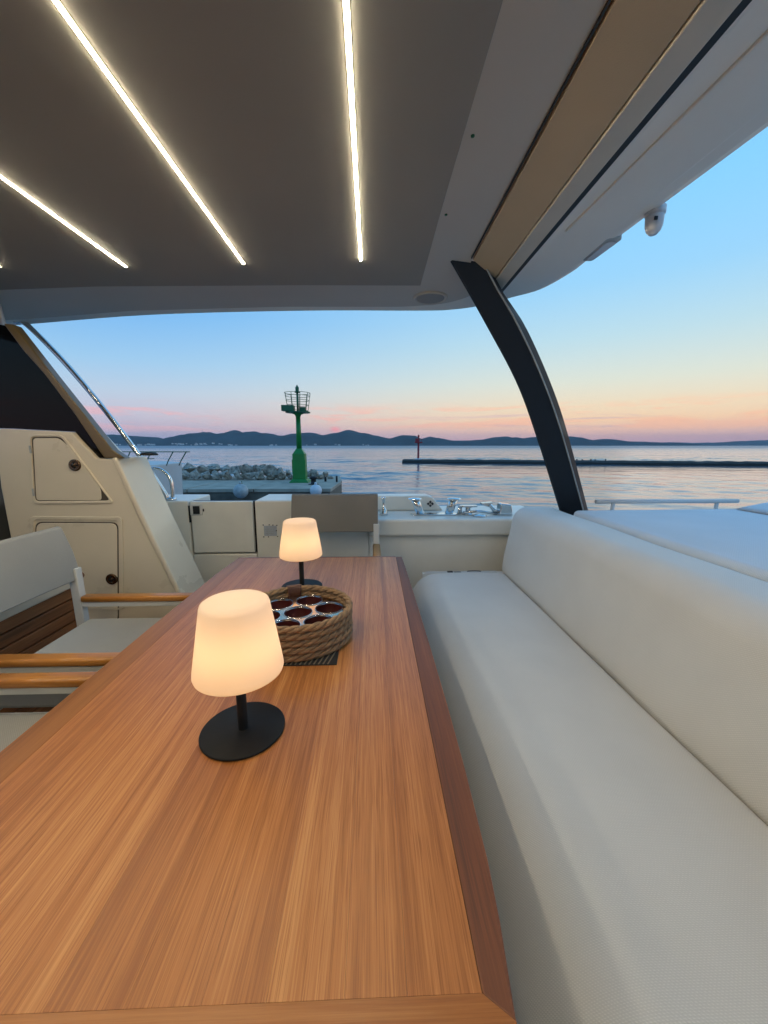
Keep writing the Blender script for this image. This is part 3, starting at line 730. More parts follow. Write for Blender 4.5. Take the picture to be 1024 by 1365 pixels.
# things hung under the roof edge
q = at(873, 272, y=1.62); e = empty('dome_camera', (1.022, 1.53, 2.198)); e.scale = (.64, .64, .64)
MB().lathe([(0, -.105), (.02, -.104), (.036, -.085), (.044, -.06), (.046, -.03), (.046, 0), (0, 0)], n=28).build('dome', FEND, e)
MB().lathe([(.0, .03), (.052, .03), (.052, .0), (.047, -.012), (0, -.012)], n=28).build('mount', FEND, e)
MB().box(-.03, -.012, -.047, -.038, -.05, -.032).build('lens', BLACK, e, .002)
tag(e, 'small white domed camera hanging below the right roof edge', 'camera')
e = empty('deck_floodlight', (.982, 1.80, 2.2205))
MB().prism([(x, y, -.022) for x, y in rounded([(-.03, -.1), (.035, -.1), (.02, .1), (-.03, .1)], .02)], (0, 0, .03)).build('housing', FENDD, e, .005)
MB().prism([(x, y, -.026) for x, y in rounded([(-.02, -.08), (.025, -.08), (.012, .08), (-.02, .08)], .02)], (0, 0, .003)).build('lens', FEND, e)
tag(e, 'flat grey deck light under the roof edge left of the dome camera', 'light')

# ---- unseen saloon bulkhead added behind the camera to shut out stray sky light
bk = empty('unseen_bulkhead', (0, -1.66, 0))
MB().box(-2.9, -1.9, -.05, .05, -.02, 2.19).build('side_panel', GEL, bk, .01)
MB().box(.95, 1.4, -.05, .05, -.02, 2.19).build('side_panel', GEL, bk, .01)
MB().box(-1.9, .95, -.05, .05, 2.05, 2.19).build('header', GEL, bk, .004)
for k in range(3):
    x0 = -1.895 + k * .947
    f_ = MB().box(x0, x0 + .06, -.04, .04, -.02, 2.045).box(x0 + .885, x0 + .94, -.04, .04, -.02, 2.045).box(x0 + .06, x0 + .885, -.04, .04, 1.98, 2.045).build('door_frame', CHROME, bk, .003)
    MB().box(x0 + .061, x0 + .884, -.006, .006, -.02, 1.979).build('glass', GLASSD, f_)
tag(bk, 'unseen sliding dark glass saloon doors in cream bulkhead, added behind viewpoint against sky light', 'bulkhead')

# ---- curved black pillar
Lp = [(597.5, 341), (646, 427), (691, 513), (718.6, 590), (746, 678), (756, 712)]
Mp = [(636, 336), (659, 382), (688, 432), (718, 496), (744, 566), (769, 653), (785, 712)]
Rp = [(650, 340), (668, 385), (701, 436), (734, 510), (756, 575), (784, 680), (793, 712)]
def zfix(c, y0, y1):
    out = []
    for i, (a, b_) in enumerate(c):
        v = (b_ - c[0][1]) / (712 - c[0][1]); out.append(at(a, b_, y=y0 + v * (y1 - y0)))
    return out
Ls = zfix(Lp, 1.885, 2.75); Ms = zfix(Mp, 1.895, 2.74); Rs = zfix(Rp, 1.95, 2.80)
def resample(c, zs):
    c = spline(c, 12); out = []
    for z in zs:
        for a, b_ in zip(c, c[1:]):
            if b_.z <= z <= a.z or b_ is c[-1]:
                t = 0 if abs(a.z - b_.z) < 1e-6 else (a.z - z) / (a.z - b_.z); out.append(a.lerp(b_, min(t, 1.5))); break
        else: out.append(c[0].copy())
    return out
ztop = max(Ls[0].z, Ms[0].z, Rs[0].z); zl = [2.215 - (2.215 - .80) * k / 30 for k in range(31)]
Ls, Ms, Rs = resample([Ls[0] + (Ls[0] - Ls[1]) * .1] + Ls, zl), resample([Ms[0] + (Ms[0] - Ms[1]) * .3] + Ms, zl), resample([Rs[0] + (Rs[0] - Rs[1]) * .3] + Rs, zl)
vs = []; m = 7
for a, c, d_ in zip(Ls, Ms, Rs):
    w = (c - a)
    back = Vector((.03, .10, .03))
    vs += [a + w * .03 + Vector((0, -.004, 0)), c - w * .05, c, d_, d_ + back * .8, a + back * .6 + w * .1, a + Vector((.0, .012, 0))]
fs = [(i * m + k, i * m + (k + 1) % m, (i + 1) * m + (k + 1) % m, (i + 1) * m + k) for i in range(len(Ls) - 1) for k in range(m)]
fs += [tuple(range(m)), tuple((len(Ls) - 1) * m + k for k in range(m))[::-1]]
pil = MB().add(vs, fs, True).build('roof_pillar', POST)
pil.data.set_sharp_from_angle(angle=R(35))
tag(pil, 'curved glossy black pillar holding up the right side of the roof', 'pillar')
off = Vector((0.004, -.006, 0))
MB().tube([c * .985 + d_ * .015 + off for c, d_ in zip(Ms, Rs)], .0045, 6).build('edge_strip', FENDD, pil)

# ---- stern coaming (aft of the cockpit)
st = empty('stern_bulwark', (0, 3.0, 0))
def sb(name, m_, x0, x1, y0, y1, z0, z1, bev=.006, seg=2, par=None):
    return MB().box(x0, x1, y0 - 3.0, y1 - 3.0, z0, z1).build(name, m_, par or st, bev, seg)
sb('port_panel', GELS, -2.9, -1.395, 3.0, 3.42, -.02, .965, .012, 3)
sb('gate_post', GELS, -.895, -.02, 3.0, 3.42, -.02, .965, .012, 3)
sb('gate_sill', GELS, -1.390, -.900, 3.0, 3.42, -.02, .545, .01, 3)
sb('gate_backing', BLACK, -1.392, -.898, 3.035, 3.10, .55, .955, 0)
gt = sb('gate', GELS, -1.378, -.912, 2.992, 3.03, .558, .960, .006, 3)
lt = sb('latch_plate', WHITEM, -1.378, -1.288, 2.982, 2.9915, .855, .94, .004, 3, None)
lt.parent = gt; lt.location = (0, 0, 0)
o = sb('latch_grip', BLACK, -1.352, -1.305, 2.972, 2.9815, .868, .928, .002); o.parent = gt
o = sb('hinge', BLACK, -1.392, -1.378, 2.984, 2.9915, .80, .93, .002); o.parent = gt
o = sb('latch_pin', BLACK, -1.283, -1.276, 2.984, 2.9915, .885, .905, .0); o.parent = gt
# sticker with printed marks
stk = sb('sticker', STICK, -.832, -.735, 2.9955, 2.9985, .688, .768, 0)
for (a, b_) in ((-.836, .775), (-.732, .772), (-.836, .681), (-.730, .684), (-.79, .776), (-.762, .774), (-.80, .681), (-.737, .73)):
    o = sb('sticker_mark', INK, a - .004, a + .004, 2.9925, 2.9953, b_ - .0035, b_ + .0035, 0); o.parent = stk
for k in range(4):
    o = sb('sticker_line', FENDD, -.82, -.75 - .01 * (k % 2), 2.9935, 2.9953, .75 - k * .015, .753 - k * .015, 0); o.parent = stk
# right part: lower wall with a lip and broad cap
sb('lower_wall', GELS, -.018, 1.42, 2.99, 3.42, -.02, .688, .008)
sb('lip', GELS, -.018, 1.42, 2.93, 3.62, .69, .826, .022, 4)
MB().prism([(-.018, .33, .828), (.62, .33, .828), (.53, .33, .94), (.48, .33, .955), (-.018, .33, .955)], (0, .16, 0)).build('raised_back', GELS, st, .012, 3)
# diamond emblem: dark lozenge on the raised back face
em = MB()
dx, dz = .508, .885
for (ax, az_, s_) in ((0, .016, .013), (0, -.016, .013), (.018, 0, .013), (-.018, 0, .013)):
    em.prism([(dx + ax - s_, .325, dz + az_), (dx + ax, .325, dz + az_ - s_), (dx + ax + s_, .325, dz + az_), (dx + ax, .325, dz + az_ + s_)], (0, .0045, 0))
em.build('emblem', INK, st)
tag(st, 'cream stern bulwark with hatch door across the back of the cockpit', 'bulwark')

# mooring gear on the stern cap (y ~3.12, z .826)
def gear(name, x, label, cat):
    e = empty(name, (x, 3.12, .8265)); tag(e, label, cat); return e
e = gear('mooring_staple', .515, 'chrome double post mooring bitt with leaning posts on the stern cap', 'mooring bitt')
MB().prism([(x, y, 0) for x, y in rounded([(-.2, -.045), (.18, -.045), (.18, .045), (-.2, .045)], .04)], (0, 0, .010)).build('base_plate', CHROME, e, .003)
for sx_, bx in ((-1, -.115), (1, .112)):
    tx = -.165 if sx_ < 0 else .153
    pst = MB().tube([(bx, 0, .005), (bx * .4 + tx * .6, 0, .08), (tx, 0, .128)], .033, 24).build('post', CHROME, e)
    MB().lathe([(0, .126), (.055, .126), (.058, .131), (.05, .137), (0, .140)], c=(tx, 0, 0), n=28).build('cap', CHROME, pst)
e = gear('capstan', .785, 'low chrome capstan with flat cap right of the leaning bitt', 'capstan')
MB().lathe([(0, 0), (.045, 0), (.045, .01), (.022, .018), (.020, .055), (.04, .062), (0, .062)], n=28).build('drum', CHROME, e)
MB().prism([(x, y, .0625) for x, y in rounded([(-.065, -.03), (.075, -.03), (.075, .03), (-.065, .03)], .028)], (0, 0, .013)).build('top_plate', CHROME, e, .003)
MB().tube([(-.075, .01, 0), (-.07, .01, .07)], .01, 8).tube([(-.05, .03, 0), (-.05, .03, .07)], .01, 8).build('guide_pin', CHROME, e)
e = gear('deck_fitting', .86, 'flat round chrome deck plate in front of the capstan', 'deck plate'); e.location.y = 3.04
MB().lathe([(0, 0), (.055, 0), (.055, .008), (.035, .016), (0, .018)], n=28).build('disc', CHROME, e)
e = gear('folding_fairlead', 1.02, 'chrome lever fitting with wedge block at the right end of the stern cap', 'fairlead')
MB().prism([(.01, -.05, 0), (.12, -.05, 0), (.105, -.05, .085), (.02, -.05, .095)], (0, .1, 0)).build('wedge_block', CHROME, e, .008, 3)
MB().tube([(-.10, 0, .085), (-.05, 0, .07), (-.02, 0, .03), (.02, 0, .02)], .016, 12).prism([(-.13, -.03, .085), (-.04, -.03, .093), (-.04, .03, .093), (-.13, .03, .085)], (0, 0, .01)).build('lever', CHROME, e)
MB().tube([(-.28, -.02, .02), (-.15, -.02, .03), (0, -.02, .008)], .011, 10).build('arm', CHROME, e)
e = gear('chrome_stub', .098, 'short chrome post beside the grey chair on the stern cap', 'post')
MB().lathe([(0, 0), (.032, 0), (.034, .02), (.026, .035), (.024, .05), (.012, .06), (.012, .125), (.02, .13), (.02, .145), (0, .148)], n=24).build('post', CHROME, e)

# ---- left steps module (faces forward)
MY = 2.35
def mo(px, py, y=MY): v = at(px, py, y=y); return (v.x, v.z)
md = empty('stair_module', (-1.6, MY, 0))
def mp3(px, py, dy=0): x, z = mo(px, py); return (x + 1.6, dy, z)
def pxp(pts, dy=0): return [mp3(a, b_, dy) for a, b_ in pts]
face = [(-14, 572), (8, 571.5), (95, 576), (128, 611), (150, 612), (186, 690), (235, 790), (262, 846), (-60, 1050), (-60, 905), (15, 722), (1, 650), (-5, 600)]
face_xz = [mp3(a, b_) for a, b_ in face]
MB().prism([(p[0], 0, max(p[2], 0)) for p in face_xz], (0, .3, 0)).build('front_wall', GEL, md, .012, 4)
# raised mould around the lockers
def ring(outer, inn, d0, name, m_, bev=.004, par=None):
    n_ = len(outer); vs = [(p[0], d0, p[2]) for p in outer] + [(p[0], d0, p[2]) for p in inn] + [(p[0], 0.01, p[2]) for p in outer] + [(p[0], 0.01, p[2]) for p in inn]
    fs = []
    for i in range(n_):
        j = (i + 1) % n_
        fs += [(i, j, n_ + j, n_ + i), (i, j, 2 * n_ + j, 2 * n_ + i), (n_ + i, n_ + j, 3 * n_ + j, 3 * n_ + i)]
    return MB().add(vs, fs).build(name, m_, par or md, bev, 3)
def rp(pts, r): return [(a, 0, b_) for a, b_ in rounded([(p[0], p[2]) for p in pts], r, 4)]
up_o = rp(pxp([(39, 579), (84, 579), (153, 671), (45, 672)]), .03)
up_i = rp(pxp([(42, 582), (82, 582), (148, 667.5), (47.5, 668.5)]), .025)
ring(up_o, up_i, -.008, 'upper_frame', GEL)
dr = MB().prism([(a, -.004, c) for a, _, c in rp(pxp([(44.5, 584), (79, 584), (90, 593), (135, 652), (136, 667), (49, 667)]), .02)], (0, .01, 0)).build('upper_door', GEL, md, .003, 3)
MB().prism([(a, -.0012, c) for a, _, c in rp(pxp([(42.5, 582.6), (81.6, 582.6), (147, 667), (47.8, 668)]), .022)], (0, .003, 0)).build('door_gap', mat('gap_shade', (0.09, 0.07, 0.05), .8), md)  # dark brown sheet painted in for the shade in the door gap
lo_o = rp(pxp([(41, 688), (164, 689), (166, 812), (41, 812)]), .03)
lo_i = rp(pxp([(46, 692), (159, 693), (160, 812), (46, 812)]), .03)
ring(lo_o, lo_i, -.008, 'lower_frame', GEL)
lg = MB().prism([(a, -.0012, c) for a, _, c in rp(pxp([(47.5, 695.5), (158, 696), (159, 830), (47, 830)]), .04)], (0, .003, 0)).build('door_gap', bpy.data.materials['gap_shade'], md)  # same painted gap shade round the lower door
ld = MB().prism([(a, -.004, c) for a, _, c in rp(pxp([(49, 697), (156.5, 697.5), (157.3, 828), (49, 828)]), .04)], (0, .01, 0)).build('lower_door', GEL, md, .003, 3)
for (px, py, par) in ((101, 620, dr), (150, 771.5, ld)):
    a, _, c = mp3(px, py)
    k = MB().add(*(lambda pr, n_: ([(a + r_ * math.cos(2 * PI * i / n_), y_, c + r_ * math.sin(2 * PI * i / n_)) for (r_, y_) in pr for i in range(n_)],
        [(j * n_ + i, j * n_ + (i + 1) % n_, (j + 1) * n_ + (i + 1) % n_, (j + 1) * n_ + i) for j in range(len(pr) - 1) for i in range(n_)]))
        ([(.034, -.002), (.034, -.010), (.030, -.014), (.024, -.012), (.010, -.012), (.006, -.017), (.001, -.018)], 28), True).build('latch', BRASS, par)
    MB().box(a - .019, a + .019, -.0155, -.0125, c - .005, c + .005).box(a - .005, a + .005, -.0158, -.0126, c - .019, c + .019).build('latch_cross', LAMPM, k)
for (px, py) in ((42.2, 599), (46.2, 656)):
    a, _, c = mp3(px, py); MB().box(a - .005, a + .005, -.012, -.004, c - .022, c + .022).build('hinge', FENDD, dr, .002)
# sloped gelcoat cap running down the aft side of the module
cap_o = [mp3(a, b_) for a, b_ in [(150, 612), (186, 690), (235, 790), (262, 846)]]
cp = MB(); w_ = .30
vs = []
for p in cap_o: vs += [(p[0] - .003, -.012, p[2] + .006), (p[0] + .03, -.012, p[2] + .012), (p[0] + .03, w_, p[2] + .012), (p[0] - .003, w_, p[2] + .006)]
fs = [(i * 4 + k, i * 4 + (k + 1) % 4, (i + 1) * 4 + (k + 1) % 4, (i + 1) * 4 + k) for i in range(3) for k in range(4)] + [(0, 1, 2, 3), (12, 13, 14, 15)]
cp.add(vs, fs).build('side_cap', GEL, md, .01, 3)
# black cap fitting on top corner
a, _, c = mp3(163, 610)
MB().lathe([(0, 0), (.05, 0), (.052, .008), (.04, .018), (0, .02)], c=(a + .045, .20, c + .008), n=24).build('cap_fitting', BLACK, md)
# smoked glass wing with bronze film band
gw = MB().prism([(p[0], .03, p[2]) for p in pxp([(-40, 425), (4, 432), (30, 462), (140, 611), (126, 611), (95, 575.5), (8, 571), (-40, 570)])], (0, .02, 0)).build('glass_wing', GLASSD, md, .002)
band = [(4, 431), (17, 432), (70, 500), (110, 550), (150, 600), (167, 611), (139, 611), (100, 553), (60, 500), (30, 466)]
MB().prism([(p[0], .0, p[2]) for p in pxp(band)], (0, .06, 0)).build('wing_frame', BRONZE, md, .006, 3)
tag(md, 'cream moulded stair unit with two latched lockers and smoked glass wing', 'stair unit')
# dark doorway beyond the module's left edge
box_obj('side_door', mat('dark_teak_panel', (0.06, 0.045, 0.03), .5, var=.3, vscale=6), -2.75, -2.70, .6, 3.5, 0, 1.35, None, .004)
tag(bpy.data.objects['side_door'], 'dark brown side door panel at the left edge behind the near chair', 'door')

# ---- stainless handrails
hr = empty('handrail', (-1.58, 3.06, .965))
def rel(v): return Vector(v) - Vector((-1.58, 3.06, .965))
top = at(34, 431, y=2.90); 
main = spline([rel(at(20, 428, y=2.90)), rel(at(36, 433, y=2.90)), rel(at(85, 482, y=2.93)), rel(at(140, 547, y=2.97)), rel(at(188, 610, y=3.01)), rel(at(215, 650, y=3.05)), rel(at(222, 662, y=3.06)), rel(at(223, 669, y=3.06))], 8)
MB().tube(main, .0175, 14).build('long_rail', CHROME, hr)
lp_ = spline([rel(at(203, 624, y=3.06)), rel(at(214, 626, y=3.06)), rel(at(224, 634, y=3.06)), rel(at(229, 646, y=3.06)), rel(at(230.5, 668, y=3.06))], 8)
MB().tube(lp_, .014, 14).build('return_loop', CHROME, hr)
MB().lathe([(0, 0), (.035, 0), (.035, .012), (.02, .022), (0, .022)], c=(rel(at(229, 668, y=3.06)).x, 0, .001), n=24).build('foot', CHROME, hr)
MB().lathe([(0, 0), (.03, 0), (.03, .012), (.02, .022), (0, .022)], c=(rel(at(221, 668, y=3.06)).x - .03, 0, .001), n=24).build('foot', CHROME, hr)
tag(hr, 'polished steel handrail slanting from the roof down to the bulwark', 'handrail')

# ---- slatted teak locker front behind the left chairs
sl = empty('slatted_bench', (-1.66, 1.4, 0))
MB().box(-.04, .03, -1.3, .74, 0.615, .665).build('top_rail', CREAMT, sl, .008, 3)
MB().box(-.04, -.02, -1.3, .72, .0, .612).build('backing', BLACK, sl)
MB().box(-.04, .02, .722, .742, .0, .612).build('end_board', SLATW, sl, .003)
MB().tube([(.01, .75, .655), (.01, .79, .655)], .018, 12).build('plug', SLATW, sl)
for k in range(9):
    z1 = .607 - k * .064
    MB().box(-.018, .008, -1.3, .718, z1 - .056, z1).build('slat', SLATW, sl, .004)
tag(sl, 'teak slatted bench front with white top rail behind the left chairs', 'bench')

# ---- sofa
def loft_y(prof, y0, y1, r, steps=6, crown=0.0, ny=1, wob=0.0, seed=0):
    cx = sum(p[0] for p in prof) / len(prof); cz = sum(p[1] for p in prof) / len(prof)
    n_ = len(prof); mb = MB(); rows = []
    def inset(d):
        P = [Vector(p) for p in prof]; out = []
        for i in range(n_):
            a = (P[i] - P[i - 1]).normalized(); b_ = (P[(i + 1) % n_] - P[i]).normalized(); t = (a + b_).normalized(); nn = Vector((-t.y, t.x))
            out.append(P[i] + nn * d)
        return out
    area = sum(prof[i - 1][0] * prof[i][1] - prof[i][0] * prof[i - 1][1] for i in range(n_))
    sg = 1 if area > 0 else -1
    ys = []
    for k in range(steps + 1):
        a = PI / 2 * k / steps; ys.append((y0 + r - r * math.sin(PI / 2 - a) if False else y0 + r * (1 - math.sin(a)) if False else y0 + r * (1 - math.cos(PI / 2 - a)) , r * (1 - math.sin(a))))
    ys = [(y0 + r * (1 - math.cos(PI / 2 * k / steps)), r * (1 - math.sin(PI / 2 * k / steps))) for k in range(steps + 1)]
    mids = [(y0 + r + (y1 - y0 - 2 * r) * k / (ny + 1), 0) for k in range(1, ny + 1)]
    ye = [(y1 - r * (1 - math.cos(PI / 2 * k / steps)), r * (1 - math.sin(PI / 2 * k / steps))) for k in range(steps, -1, -1)]
    seq = ys + mids + ye
    for (y, d_) in seq:
        for i, p in enumerate(inset(d_ * sg)):
            w1 = wob * noise.noise(Vector((p.x * 3 + seed, y * 2.2, p.y * 3)))
            rows.append((p.x + w1 * .5, y, p.y + w1))
    m_ = len(seq)
    fs = [(i * n_ + k, i * n_ + (k + 1) % n_, (i + 1) * n_ + (k + 1) % n_, (i + 1) * n_ + k) for i in range(m_ - 1) for k in range(n_)]
    mb.add(rows, fs, True)
    mb.add([rows[k] for k in range(n_)], [tuple(range(n_))], True); mb.add([rows[(m_ - 1) * n_ + k] for k in range(n_)], [tuple(range(n_))[::-1]], True)
    return mb
sf = empty('side_sofa', (0, 0, 0))
def arcp(cx, cz, r, a0, a1, n_=8, rz=None):
    rz = rz or r
    return [(cx + r * math.cos(R(a0 + (a1 - a0) * k / n_)), cz + rz * math.sin(R(a0 + (a1 - a0) * k / n_))) for k in range(n_ + 1)]
seat = [(.31, .16), (.284, .22)] + arcp(.485, .27, .205, 180, 92, 16, .202) + [(.54, .473), (.6, .474), (.7, .474), (.8, .472), (.9, .468)] + arcp(.944, .428, .037, 90, 0, 6) + [(.981, .20)]
loft_y(seat, -.6, 2.745, .05, 7, ny=26, wob=.006).build('seat_cushion', SOFA, sf, merge=True)
back = [(.998, .40), (.990, .43), (.979, .455), (.975, .475), (.977, .51), (.985, .58), (1.003, .68), (1.025, .78)] + arcp(1.145, .815, .117, 165, 88, 10, .128) + [(1.22, .943), (1.28, .938)] + arcp(1.30, .905, .03, 80, 0, 4) + [(1.33, .7), (1.33, .40)]
loft_y(back, -.6, 2.86, .085, 8, ny=26, wob=.007, seed=4).build('back_cushion', SOFA, sf, merge=True)
MB().box(.36, 1.40, -.6, 2.80, 0, .198).build('plinth', GELS, sf, .01)
MB().box(.9985, 1.35, -.6, 2.80, .24, .358).build('back_base', GELS, sf, .004)
tr_ = MB().box(.375, .99, 2.752, 2.795, .24, .452).build('end_board', WHITEM, sf, .006, 3)
MB().box(.40, .93, 2.757, 2.79, .4525, .456).build('white_strip', WHITEM, tr_)
MB().box(.56, .60, 2.76, 2.785, .4565, .461).box(.61, .66, 2.763, 2.772, .4565, .459).build('clip', INK, tr_)
MB().tube([(.76 + .05 * math.cos(PI * k / 8), 2.772 + .012 * math.sin(PI * k / 8), .459) for k in range(9)], .003, 6).build('cord_loop', INK, tr_)
tag(sf, 'long off-white upholstered side sofa along the right of the table', 'sofa')
# sunpad beyond the sofa back
sd = MB().box(1.41, 3.2, -.6, 2.99, .0, .80).build('side_deck', GELW, None, .01)
tag(sd, kind='structure')
pad_prof = [(1.345, .81)] + arcp(1.375, .925, .03, 180, 90, 5) + [(1.6, .957), (2.2, .960), (2.9, .957)] + arcp(3.12, .925, .03, 90, 0, 5) + [(3.15, .81)]
tag(loft_y(pad_prof, -.6, 2.55, .035, 6, ny=10, wob=.004, seed=9).build('sun_pad', PAD, merge=True), 'flat pale blue sun pad cushion outboard of the sofa back', 'cushion')
hp = [(2.42, .966)] + [(2.5, .985), (2.62, 1.008), (2.8, 1.02), (3.0, 1.01), (3.12, .966)]
tag(loft_y(hp, 1.6, 2.5, .012, 4, ny=6).build('head_cushion', PAD, merge=True), 'raised pale blue wedge cushion on the sun pad at the right edge', 'cushion')
rl_ = empty('grab_rail', (2.0, 2.6, .8))
za = at(792, 668, y=2.62); zb = at(980, 667.5, y=2.62)
rz_ = (za.z + zb.z) / 2 - .8
MB().tube([(za.x - 2.0, 0, rz_), (zb.x - 2.0, 0, rz_)], .0145, 14).build('bar', WHITEM, rl_)
for px in (815, 952):
    xx = at(px, 672, y=2.62).x - 2.0
    MB().tube([(xx, 0, rz_ - .012), (xx - .012, 0, .002)], .0125, 12).build('post', WHITEM, rl_)
tag(rl_, 'low white tubular grab rail on two posts behind the sun pad', 'rail')

# ---- table
TZ = .75
tb = empty('dining_table', (-.29, 1.25, 0))
def tm(name, m_, pts, z0=TZ - .028, h=.028, bev=.0008):
    return MB().prism([(x + .29, y - 1.25, z0) for x, y in pts], (0, 0, h)).build(name, m_, tb, bev)
xl, xr = -.704, .126
NP = 10; wd = [random.uniform(.8, 1.2) for _ in range(NP)]; tot = sum(wd); x = xl
for i in range(NP):
    w = wd[i] / tot * (xr - xl)
    x0, x1 = x + .0001, x + w - .0001
    tm('plank', TEAK, [(x0, .353), (x1, .353), (x1 + .012 * (x1 - xl) / (xr - xl), 2.172), (x0 + .012 * (x0 - xl) / (xr - xl), 2.172)], bev=.0002)
    x += w
tm('near_board', TEAKX, [(-.775, .275), (.145, .275), (.158, .3288), (.1262, .3528), (-.704, .3528)], bev=.0003)
tm('right_border', TEAKD, [(.1264, .3528), (.158, .3290), (.170, .42), (.177, .50), (.183, .68), (.185, .865), (.185, 1.2), (.182, 1.6), (.178, 1.95), (.173, 2.18), (.1385, 2.18), (.1385, 2.1725)], z0=TZ - .031, h=.0305, bev=.002)
tm('left_border', TEAKL, [(-.7045, .3525), (-.775, .275), (-.777, .7), (-.780, 1.3), (-.775, 1.9), (-.758, 2.19), (-.7045, 2.19)], bev=.002)
tm('end_edge', TEAKD, [(-.704, 2.1725), (.138, 2.1725), (.138, 2.185), (-.704, 2.19)], bev=.001)
tm('underframe', TEAKD, [(-.70, .33), (.12, .33), (.12, 2.12), (-.70, 2.12)], z0=TZ - .06, h=.0285)
for y in (.8, 1.75):  # unseen pedestals, made wide solid boxes to block light from the left
    MB().box(-.17, .13, y - 1.25 - .28, y - 1.25 + .28, .0005, TZ - .0605).build('blocking_pedestal', GELS, tb, .02, 3)
tag(tb, 'long striped wooden dining table with dark right border and mitred corner', 'table')

# ---- lamps
def make_lamp():
    e = empty('table_lamp', (0, 0, 0))
    MB().lathe([(0, 0), (.089, 0), (.091, .002), (.091, .005), (.089, .007), (0, .007)], n=72).build('base', LAMPM, e)
    MB().lathe([(.0108, .006), (.0108, .16), (0, .16)], n=20).build('pole', LAMPM, e)
    prof = [(.0112, .1425), (.07, .1425), (.086, .1435), (.0925, .147), (.0945, .153), (.0938, .160)]
    for k in range(1, 9): t = k / 9; prof.append((.0938 - (.0938 - .0715) * t, .160 + (.296 - .160) * t))
    prof += [(.0712, .298), (.069, .304), (.064, .3075), (.05, .3085), (.02, .309), (0.0005, .309)]
    MB().lathe(prof, n=72).build('lamp_shade', SHADE, e)
    b_ = MB().lathe([(.0005, .185), (.014, .188), (.02, .20), (.02, .212), (.014, .224), (.0005, .228)], n=20).build('bulb', emis('bulb_glow', (1.0, .55, .23), 31.0), e)
    MB().lathe([(.0112, .1435), (.022, .1436), (.022, .18), (.0005, .1845)], n=20).build('socket', WHITEM, e)
    return e
l1 = make_lamp(); l1.location = (-.29, .795, TZ + .0002); tag(l1, 'near lit table lamp with white shade and black disc base', 'lamp', 'cordless lamps on the table')
l2 = copy_tree(l1); l2.location = (-.315, 1.70, TZ + .0002); tag(l2, 'far lit table lamp standing behind the rope basket', 'lamp', 'cordless lamps on the table')

# ---- placemat and rope basket
pm = empty('woven_placemat', (-.25, 1.22, TZ))
MB().box(-.15, .147, -.168, .14, .0002, .003).build('mat_base', MATM, pm, .001)
for k in range(22):
    t = -.145 + k * .0135
    MB().prism([(t - .02, -.166, .003), (t - .016, -.166, .003), (t + .018, -.02, .003), (t + .014, -.02, .003)] if k else [(-.15, -.166, .003), (-.147, -.166, .003), (-.13, -.02, .003), (-.134, -.02, .003)], (0, 0, .0012)).build('straw', MATL, pm)
tag(pm, 'dark woven square mat with straw lines under the rope basket', 'placemat')
CX, CY = -.245, 1.235
rb = empty('rope_basket', (CX, CY, TZ + .0045))
RR = .168
def rope_ring(z, rad, rr_, k0):
    mb = MB(); n_ = 360; tw = 11; 
    for s in range(3):
        pts = []
        for i in range(n_):
            a = 2 * PI * i / n_; b_ = tw * a + 2 * PI * s / 3 + k0
            r_ = rad + rr_ * .5 * math.cos(b_); pts.append((r_ * math.cos(a), r_ * math.sin(a), z + rr_ * .5 * math.sin(b_)))
        mb.tube(pts, rr_ * .56, 7, closed=True)
    return mb
for k in range(5):
    rope_ring(.0115 + k * .0222, RR + .0012 * math.sin(k * 2.1), .0118, k * 1.3).build('rope_coil', ROPE, rb)
MB().lathe([(0, .001), (RR - .01, .001), (RR - .01, .004), (0, .004)], n=48).build('bottom', CUP, rb)
tab = MB(); vs = []; 
A0, A1 = R(96), R(114)
prof_t = [(RR + .0135, .060), (RR + .0135, .105), (RR + .008, .1145), (RR - .006, .1148), (RR - .0135, .108), (RR - .0135, .058)]
for k in range(9):
    a = A0 + (A1 - A0) * k / 8
    for (r_, z_) in prof_t: vs.append((r_ * math.cos(a), r_ * math.sin(a), z_))
fs = [(i * 6 + j, i * 6 + j + 1, (i + 1) * 6 + j + 1, (i + 1) * 6 + j) for i in range(8) for j in range(5)]
tbo = tab.add(vs, fs, True).build('leather_tab', LEATHER, rb); sm_ = tbo.modifiers.new('t', 'SOLIDIFY'); sm_.thickness = .002
tag(rb, 'round coiled rope basket holding a metal bottle rack', 'basket')
# bottle / glass rack: metal disc with seven holes, cups beneath
rk = empty('glass_rack', (CX, CY, TZ + .009))
cu = bpy.data.curves.new('rack_plate', 'CURVE'); cu.dimensions = '2D'; cu.fill_mode = 'BOTH'; cu.extrude = .0012
def circ(cx, cy, r_, n_=40):
    s = cu.splines.new('POLY'); s.points.add(n_ - 1)
    for i in range(n_): s.points[i].co = (cx + r_ * math.cos(2 * PI * i / n_), cy + r_ * math.sin(2 * PI * i / n_), 0, 1)
    s.use_cyclic_u = True
circ(0, 0, .153, 72)
holes = [(0, 0)] + [(.1035 * math.cos(R(18 + 60 * k)), .1035 * math.sin(R(18 + 60 * k))) for k in range(6)]
for h in holes: circ(*h, .0465)
tmp = bpy.data.objects.new('tmp', cu); col.objects.link(tmp)
dg = bpy.context.evaluated_depsgraph_get(); me = bpy.data.meshes.new_from_object(tmp.evaluated_get(dg)); bpy.data.objects.remove(tmp)
me.name = 'rack_plate'; me.materials.clear(); me.materials.append(TRAY)
RZ = .074
o = bpy.data.objects.new('rack_plate', me); col.objects.link(o); o.parent = rk; o.location = (0, 0, RZ)
